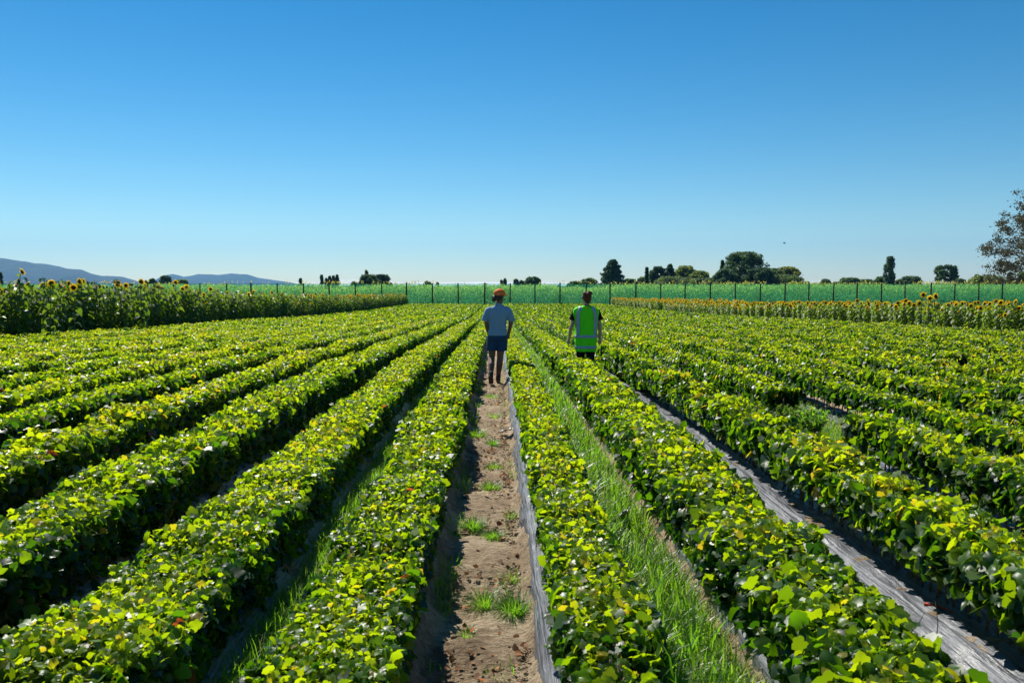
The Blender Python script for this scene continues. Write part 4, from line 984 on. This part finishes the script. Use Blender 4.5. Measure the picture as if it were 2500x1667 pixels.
def hand(acc, wrist, d, palm_n, side, curl=.35, s=1.0):
    """palm with five fingers; d = direction of hand, palm_n = palm normal, side=+1 thumb toward +u"""
    d = Vector(d).normalized(); nn = Vector(palm_n).normalized(); u = d.cross(nn).normalized() * side; w = Vector(wrist)
    add_t(acc, [w - d * .02, w + d * .03 * s, w + d * .085 * s], [(.021 * s, .021 * s), (.036 * s, .02 * s), (.038 * s, .017 * s)], 12)
    for k, (o_, L) in enumerate(((-.03, .058), (-.01, .074), (.01, .078), (.029, .070))):
        b_ = w + d * .082 * s + u * o_ * s * .95; p = [b_]; dd = d.copy()
        for q in range(3): dd = (dd + nn * curl * (.5 + .5 * q)).normalized(); p.append(p[-1] + dd * L * s / 3)
        add_t(acc, [tuple(x) for x in p], [.0095 * s, .009 * s, .008 * s, .0065 * s], 8)
    b_ = w + d * .03 * s + u * .03 * s; p = [b_, b_ + (d * .6 + u * .7) * .032 * s, b_ + (d * .95 + u * .75 + nn * .25) * .058 * s]
    add_t(acc, [tuple(x) for x in p], [.012 * s, .0105 * s, .008 * s], 8)

def head(acc, c, yaw_, s=1.0, tilt=0):
    """head with brow, nose, chin, ears; faces +Y rotated by yaw_ about z"""
    hm = Acc(); ball(hm, (0, 0, .02), (.074, .092, .105)); ball(hm, (0, .03, -.06), (.052, .058, .055)); ball(hm, (0, .060, -.085), (.026, .026, .024))
    add_t(hm, [(0, .085, .02), (0, .105, -.015), (0, .102, -.03)], [.009, .014, .012], 8)
    add_t(hm, [(-.022, .086, -.052), (0, .094, -.051), (.022, .086, -.052)], [.006, .008, .006], 8)
    for sx in (-1, 1):
        ball(hm, (sx * .076, -.002, -.01), (.010, .020, .030)); ball(hm, (sx * .03, .082, .018), (.014, .010, .010)); add_t(hm, [(sx * .012, .088, .036), (sx * .045, .076, .036)], [.008, .007], 6)
    V = np.concatenate(hm.V) * s; a = yaw_; Rm = np.array([[math.cos(a), -math.sin(a), 0], [math.sin(a), math.cos(a), 0], [0, 0, 1]])
    tx = np.array([[1, 0, 0], [0, math.cos(tilt), -math.sin(tilt)], [0, math.sin(tilt), math.cos(tilt)]])
    V = V @ tx.T @ Rm.T + np.array(c)
    acc.add(V, [np.concatenate(f) for f in hm.F.values()])
    return Rm @ tx
def xf(acc, Rm, c, s=1.0):
    o = Acc(); o.V = [np.concatenate(acc.V) * s @ Rm.T + np.array(c)]; o.F = {k: [np.concatenate(v)] for k, v in acc.F.items()}; o.T = [np.concatenate(acc.T)]; o.n = acc.n; return o

def man():
    d = 15.4; p = at_y(1215, 930, d)
    t = empty('person', (p.x, d, float(gz(p.x, d)) + .012), 'person in orange cap, pale blue shirt and navy shorts walking away along the dirt path', 'person'); t.scale = (1.025,) * 3
    b = Acc()
    torso(b, [(.80, 0, 0, .13, .09), (.90, 0, 0, .145, .095), (1.0, 0, 0, .145, .10), (1.15, .005, .005, .15, .105), (1.30, .01, .01, .175, .11), (1.38, .015, .01, .165, .09), (1.43, .02, .01, .08, .06)])
    add_t(b, [(.02, .005, 1.38), (.03, .015, 1.46), (.035, .02, 1.53)], [.062, .055, .055])
    Rm = head(b, (.037, .035, 1.585), R(-38), 1.0, 0)
    # legs: left trails with the heel up, right planted
    add_t(b, [(-.09, .0, .88), (-.10, .03, .66), (-.105, .02, .47), (-.115, -.12, .34), (-.125, -.24, .20), (-.125, -.29, .13)], [.095, .078, .056, .060, .042, .036])
    add_t(b, [(.075, .0, .88), (.060, .02, .66), (.045, .03, .48), (.035, .005, .35), (.015, -.01, .17), (.008, -.01, .08)], [.095, .080, .058, .062, .042, .038])
    for sx in (-1, 1):
        o_ = .02
        add_t(b, [(o_ + sx * .13, .01, 1.37), (o_ + sx * .195, .0, 1.32), (o_ + sx * .225, -.01, 1.12), (o_ + sx * .215, -.005, 1.06), (o_ + sx * .195, .03, .96), (o_ + sx * .175, .05, .88)], [.055, .052, .043, .040, .034, .026])
        hand(b, (o_ + sx * .172, .055, .885), (-sx * .25, .35, -1), (-sx, .2, 0), -1, .25)
    fused('body', b, .0085, M_skin, t, 4)
    s = Acc()
    torso(s, [(.875, 0, 0, .178, .142), (.93, 0, 0, .178, .140), (1.0, 0, 0, .162, .122), (1.12, .005, .0, .160, .125), (1.25, .01, .0, .185, .13), (1.33, .015, .0, .195, .118), (1.385, .018, .0, .165, .095), (1.425, .022, .0, .085, .072), (1.44, .024, .0, .07, .06)])
    for sx in (-1, 1):
        o_ = .012
        add_t(s, [(o_ + sx * .12, .0, 1.355), (o_ + sx * .185, -.0, 1.325), (o_ + sx * .228, -.008, 1.22), (o_ + sx * .25, -.012, 1.13)], [(.066, .066), (.066, .066), (.064, .064), (.066, .066)])
    sh = fused('shirt', s, .010, M_shirt, t, 3)
    c = Acc(); add_t(c, [(.022, .0, 1.425), (.026, .005, 1.455)], [(.078, .068), (.067, .062)], 20); link('collar', c.mesh('collar', True), M_shirt, sh)
    h = Acc(); torso(h, [(.80, 0, 0, .176, .132), (.87, 0, 0, .180, .138), (.93, 0, 0, .168, .128)])
    add_t(h, [(-.085, .0, .87), (-.095, .02, .75), (-.102, .03, .60)], [(.102, .112), (.100, .105), (.098, .098)]); add_t(h, [(.085, .0, .87), (.082, .015, .75), (.078, .03, .595)], [(.102, .112), (.100, .105), (.098, .098)])
    fused('shorts', h, .010, M_short, t, 3)
    # cap: crown, brim, pale rear mark
    c = Acc()
    prof = [(-.012, .094, .108), (.0, .099, .113), (.02, .102, .116), (.05, .097, .110), (.08, .078, .092), (.104, .046, .056), (.112, .004, .004)]
    torso(c, [(z, 0, -.002, rx, ry) for z, rx, ry in prof])
    C0 = (.037, .035, 1.585); cap = link('cap', xf(c, Rm, (C0[0], C0[1], C0[2] + .035)).mesh('cap', True), M_cap, t)
    c = Acc(); V = []
    for j in range(5):
        for k in range(13):
            a_ = math.pi * (k / 12); e = j / 4; V.append((math.cos(a_) * (.085 - .008 * e), .075 + math.sin(a_) * .03 + e * .105 * (math.sin(a_) ** .6 if 0 < k < 12 else 0), .012 - e * .02 - .012 * abs(math.cos(a_))))
    i = np.arange(4)[:, None] * 13 + np.arange(12)[None, :]; c.add(V, np.stack([i, i + 1, i + 14, i + 13], -1).reshape(-1, 4)); br = link('brim', xf(c, Rm, (C0[0], C0[1], C0[2] + .035)).mesh('brim', True), M_cap, cap); sm = br.modifiers.new('t', 'SOLIDIFY'); sm.thickness = .005
    prism('patch', [tuple(Vector(Rm @ np.array(q)) + Vector((C0[0], C0[1], C0[2] + .035))) for q in ((.045, -.110, .0), (.062, -.103, .0), (.062, -.099, .028), (.052, -.094, .052))], (0, -.004, 0), M_white, cap)
    h = Acc(); ball(h, (0, -.030, .015), (.083, .080, .085)); ball(h, (-.045, -.088, -.012), (.052, .045, .045)); ball(h, (-.055, -.10, -.05), (.042, .04, .05)); ball(h, (.03, -.07, -.03), (.04, .04, .045))
    hr = xf(h, Rm, C0); add_t(hr, [(-.035, -.02, 1.60), (-.055, -.035, 1.57), (-.05, -.04, 1.53)], [.03, .03, .015], 10)
    fused('hair', hr, .008, M_hair1, t, 3)
    for sx in (-1, 1): pass
    g_ = Acc(); add_t(g_, [(-.075, .03, .018), (-.045, .088, .018), (0, .10, .018), (.045, .088, .018), (.075, .03, .018)], [(.014, .005)] * 5, 8); link('glasses', xf(g_, Rm, C0).mesh('glasses', True), M_glass, t)
    # boots and socks
    bo = Acc(); add_t(bo, [(.008, -.075, .035), (.010, -.02, .045), (.018, .07, .038), (.024, .15, .028), (.026, .185, .022)], [(.034, .034), (.043, .044), (.043, .036), (.045, .028), (.028, .018)], 14); add_t(bo, [(.008, -.015, .03), (.010, -.018, .115)], [.045, .047], 14)
    fused('boot', bo, .008, M_boot, t, 3)
    bo = Acc(); add_t(bo, [(-.125, -.335, .155), (-.125, -.30, .135), (-.122, -.25, .06), (-.120, -.215, .025), (-.118, -.18, .018)], [(.036, .03), (.045, .042), (.046, .036), (.047, .028), (.03, .02)], 14); add_t(bo, [(-.125, -.305, .125), (-.125, -.262, .185)], [.045, .046], 14)
    fused('boot', bo, .008, M_boot, t, 3)
    a = Acc(); add_t(a, [(.010, -.012, .10), (.014, -.010, .155)], [.044, .045]); link('sock', a.mesh('sock', True), M_sock, t)
    a = Acc(); add_t(a, [(-.125, -.268, .175), (-.124, -.235, .225)], [.044, .045]); link('sock', a.mesh('sock', True), M_sock, t)
man()

def woman():
    d = 15.3; p = at_y(1430, 900, d)
    t = empty('person', (p.x, d, float(base_z(d)) + .0), 'person with hair bun and lime safety vest over black clothes, walking between vine rows', 'person'); t.scale = (1.09, 1.0, 1.0)
    b = Acc()
    torso(b, [(.82, 0, 0, .15, .11), (.92, 0, 0, .165, .115), (1.05, 0, 0, .13, .095), (1.2, 0, 0, .14, .10), (1.34, 0, .0, .165, .10), (1.42, 0, .0, .15, .08), (1.47, 0, 0, .07, .055)])
    add_t(b, [(0, 0, 1.42), (.005, .008, 1.50), (.005, .012, 1.56)], [.055, .046, .048])
    C0 = (.005, .03, 1.605); Rm = head(b, C0, R(24), .97)
    add_t(b, [(-.08, 0, .86), (-.085, .02, .66), (-.09, .06, .46), (-.09, .03, .30), (-.09, .02, .10)], [.095, .075, .055, .055, .04])
    add_t(b, [(.08, 0, .86), (.08, .0, .66), (.08, -.02, .46), (.08, -.09, .30), (.08, -.16, .12)], [.095, .075, .055, .055, .04])
    add_t(b, [(-.13, 0, 1.40), (-.19, 0, 1.35), (-.225, -.01, 1.15), (-.255, .0, 1.05), (-.272, .03, .93), (-.285, .05, .83)], [.048, .045, .036, .034, .029, .022])
    hand(b, (-.285, .05, .83), (-.12, .15, -1), (1, 0, 0), -1, .22, .95)
    add_t(b, [(.13, 0, 1.40), (.19, 0, 1.35), (.225, -.02, 1.15), (.238, -.03, 1.05), (.238, -.01, .93), (.238, .0, .83)], [.048, .045, .036, .034, .029, .022])
    hand(b, (.238, .0, .83), (.02, .05, -1), (-1, 0, 0), 1, .28, .95)
    fused('body', b, .0085, M_skin2, t, 4)
    s = Acc(); torso(s, [(.86, 0, 0, .168, .12), (1.0, 0, 0, .15, .11), (1.2, 0, 0, .152, .112), (1.34, 0, 0, .172, .108), (1.42, 0, 0, .155, .088), (1.465, 0, 0, .08, .062), (1.485, .003, .003, .062, .056)])
    for sx in (-1, 1): add_t(s, [(sx * .12, 0, 1.395), (sx * .185, 0, 1.36), (sx * .225, -.008, 1.26), (sx * .248, -.010, 1.20)], [.057, .058, .055, .054])
    fused('shirt', s, .010, M_black, t, 3)
    h = Acc(); torso(h, [(.80, 0, 0, .165, .122), (.90, 0, 0, .172, .124), (.95, 0, 0, .16, .115)])
    add_t(h, [(-.082, 0, .85), (-.085, .02, .66), (-.09, .06, .46), (-.09, .04, .30), (-.09, .025, .08)], [.103, .086, .066, .06, .055]); add_t(h, [(.082, 0, .85), (.08, .0, .66), (.08, -.02, .46), (.08, -.09, .30), (.08, -.16, .10)], [.103, .086, .066, .06, .055])
    fused('trousers', h, .010, M_black, t, 3)
    for sx, y_, z_ in ((-1, .03, 0), (1, -.15, .02)):
        a = Acc(); add_t(a, [(sx * .085, y_ - .07, .035 + z_), (sx * .085, y_, .045 + z_), (sx * .09, y_ + .09, .035 + z_), (sx * .09, y_ + .16, .024 + z_)], [(.03, .03), (.04, .042), (.042, .034), (.03, .02)], 12); add_t(a, [(sx * .085, y_ - .01, .03 + z_), (sx * .085, y_ - .01, .12 + z_)], [.045, .045], 12); fused('shoe', a, .009, M_boot, t, 3)
    # vest: open-bottomed shell
    n = 40; prof = [(.615, .172, .155), (.70, .180, .158), (.80, .188, .155), (.90, .190, .150), (1.0, .190, .146), (1.1, .194, .142), (1.2, .202, .140), (1.3, .226, .135), (1.36, .230, .128), (1.405, .215, .112), (1.435, .172, .094), (1.458, .115, .078), (1.47, .078, .066)]
    zz = np.linspace(.615, 1.47, 60); pr = np.array(prof); rx = np.interp(zz, pr[:, 0], pr[:, 1]); ry = np.interp(zz, pr[:, 0], pr[:, 2])
    a_ = np.arange(n) * 2 * math.pi / n
    def surf(th, z, off=0.0):
        rx_ = np.interp(z, pr[:, 0], pr[:, 1]) + off; ry_ = np.interp(z, pr[:, 0], pr[:, 2]) + off
        w = .006 * np.sin(th * 5 + z * 7) + .005 * np.sin(th * 9 - z * 13)
        c_, s_ = np.cos(th), np.sin(th)
        return np.stack([(rx_ + w) * np.sign(c_) * np.abs(c_) ** .8, (ry_ + w) * np.sign(s_) * np.abs(s_) ** .8, z + 0 * th], -1)
    V = np.concatenate([surf(a_, z) for z in zz]); i = np.arange(59)[:, None] * n; j = np.arange(n)[None, :]; j2 = (j + 1) % n
    Q = np.stack([i + j, i + j2, i + n + j2, i + n + j], -1).reshape(-1, 4)
    # arm holes
    cen = V[Q].mean(1); hole = (np.abs(cen[:, 0]) > .178) & (cen[:, 2] > 1.17) & (cen[:, 2] < 1.40) & (np.abs(cen[:, 1]) < .05)
    vest = link('vest', np_mesh('vest', V, Q[~hole], True), M_vest, t); sm = vest.modifiers.new('t', 'SOLIDIFY'); sm.thickness = .004
    def band(z0, z1, th0=0, th1=2 * math.pi, m=48, off=.006):
        a = Acc(); th = np.linspace(th0, th1, m); V = np.concatenate([surf(th, z, off) for z in np.linspace(z0, z1, 4)]); i = np.arange(3)[:, None] * m + np.arange(m - 1)[None, :]; a.add(V, np.stack([i, i + 1, i + m + 1, i + m], -1).reshape(-1, 4)); o = link('reflective_tape', a.mesh('reflective_tape', True), M_silver, vest); q = o.modifiers.new('t', 'SOLIDIFY'); q.thickness = .003
    band(.872, .925); band(.672, .722)
    for sx in (-1, 1):
        for fr in (-1, 1):
            a = Acc(); z_ = np.linspace(.93, 1.452, 26); xc = sx * np.interp(z_, [.93, 1.3, 1.452], [.145, .150, .105]); V = []
            for z, x in zip(z_, xc):
                for q in (-.026, 0, .026):
                    xx = x + q * sx; R1 = np.interp(z, pr[:, 0], pr[:, 1]); R2 = np.interp(z, pr[:, 0], pr[:, 2]); c_ = min(.999, abs(xx) / R1) ** (1 / .8); s_ = math.sqrt(max(0, 1 - c_ * c_)) ** .8
                    V.append((xx * 1.01, fr * (R2 * s_ + .013), z + .004))
            i = np.arange(25)[:, None] * 3 + np.arange(2)[None, :]; a.add(V, np.stack([i, i + 1, i + 4, i + 3], -1).reshape(-1, 4)); o = link('reflective_tape', a.mesh('reflective_tape', True), M_silver, vest); q = o.modifiers.new('t', 'SOLIDIFY'); q.thickness = .003
    V = [(-.025, -.118, 1.375), (.02, -.118, 1.375), (.02, -.088, 1.455), (-.025, -.088, 1.455)]
    prism('neck_tab', V, (0, -.004, 0), M_vesty, vest)
    h = Acc(); ball(h, (0, -.022, .025), (.082, .090, .098)); ball(h, (0, -.05, -.02), (.068, .052, .07)); ball(h, (0, -.035, -.07), (.045, .04, .05))
    hr = xf(h, Rm, C0); ball(hr, (.050, -.035, 1.712), (.040, .040, .036)); ball(hr, (.085, -.03, 1.70), (.024, .03, .028)); ball(hr, (-.02, -.02, 1.70), (.045, .05, .03)); ball(hr, (.03, -.05, 1.68), (.045, .04, .04))
    fused('hair', hr, .007, M_hair2, t, 2)
    g_ = Acc(); add_t(g_, [(-.078, .0, .018), (-.076, .04, .018), (-.045, .092, .018), (0, .104, .018), (.045, .092, .018), (.076, .04, .018), (.078, .0, .018)], [(.006, .004), (.012, .005), (.019, .006), (.010, .005), (.019, .006), (.012, .005), (.006, .004)], 8); link('glasses', xf(g_, Rm, C0).mesh('glasses', True), M_glass, t)
woman()

# ------------------------------------------------------------------ haze
HZ = 1.0 / 26000.0 * 1.5
def haze():
    bpy.ops.mesh.primitive_cube_add(size=1); o = bpy.context.object; o.name = 'haze'
    o.dimensions = (25000, 25000, 640); o.location = (0, 0, -6 + 320)
    m = bpy.data.materials.new('haze'); m.use_nodes = True; n = m.node_tree.nodes; n.clear(); out = n.new('ShaderNodeOutputMaterial'); v = n.new('ShaderNodeVolumePrincipled')
    v.inputs['Color'].default_value = (.20, .56, 1.0, 1); v.inputs['Density'].default_value = HZ; v.inputs['Anisotropy'].default_value = .2
    m.node_tree.links.new(v.outputs[0], out.inputs['Volume']); o.data.materials.append(m); o['kind'] = 'stuff'
haze()
print('objects', len(sc.objects), 'tris', sum(len(o.data.polygons) for o in sc.objects if o.type == 'MESH' and o.data.users == 1))
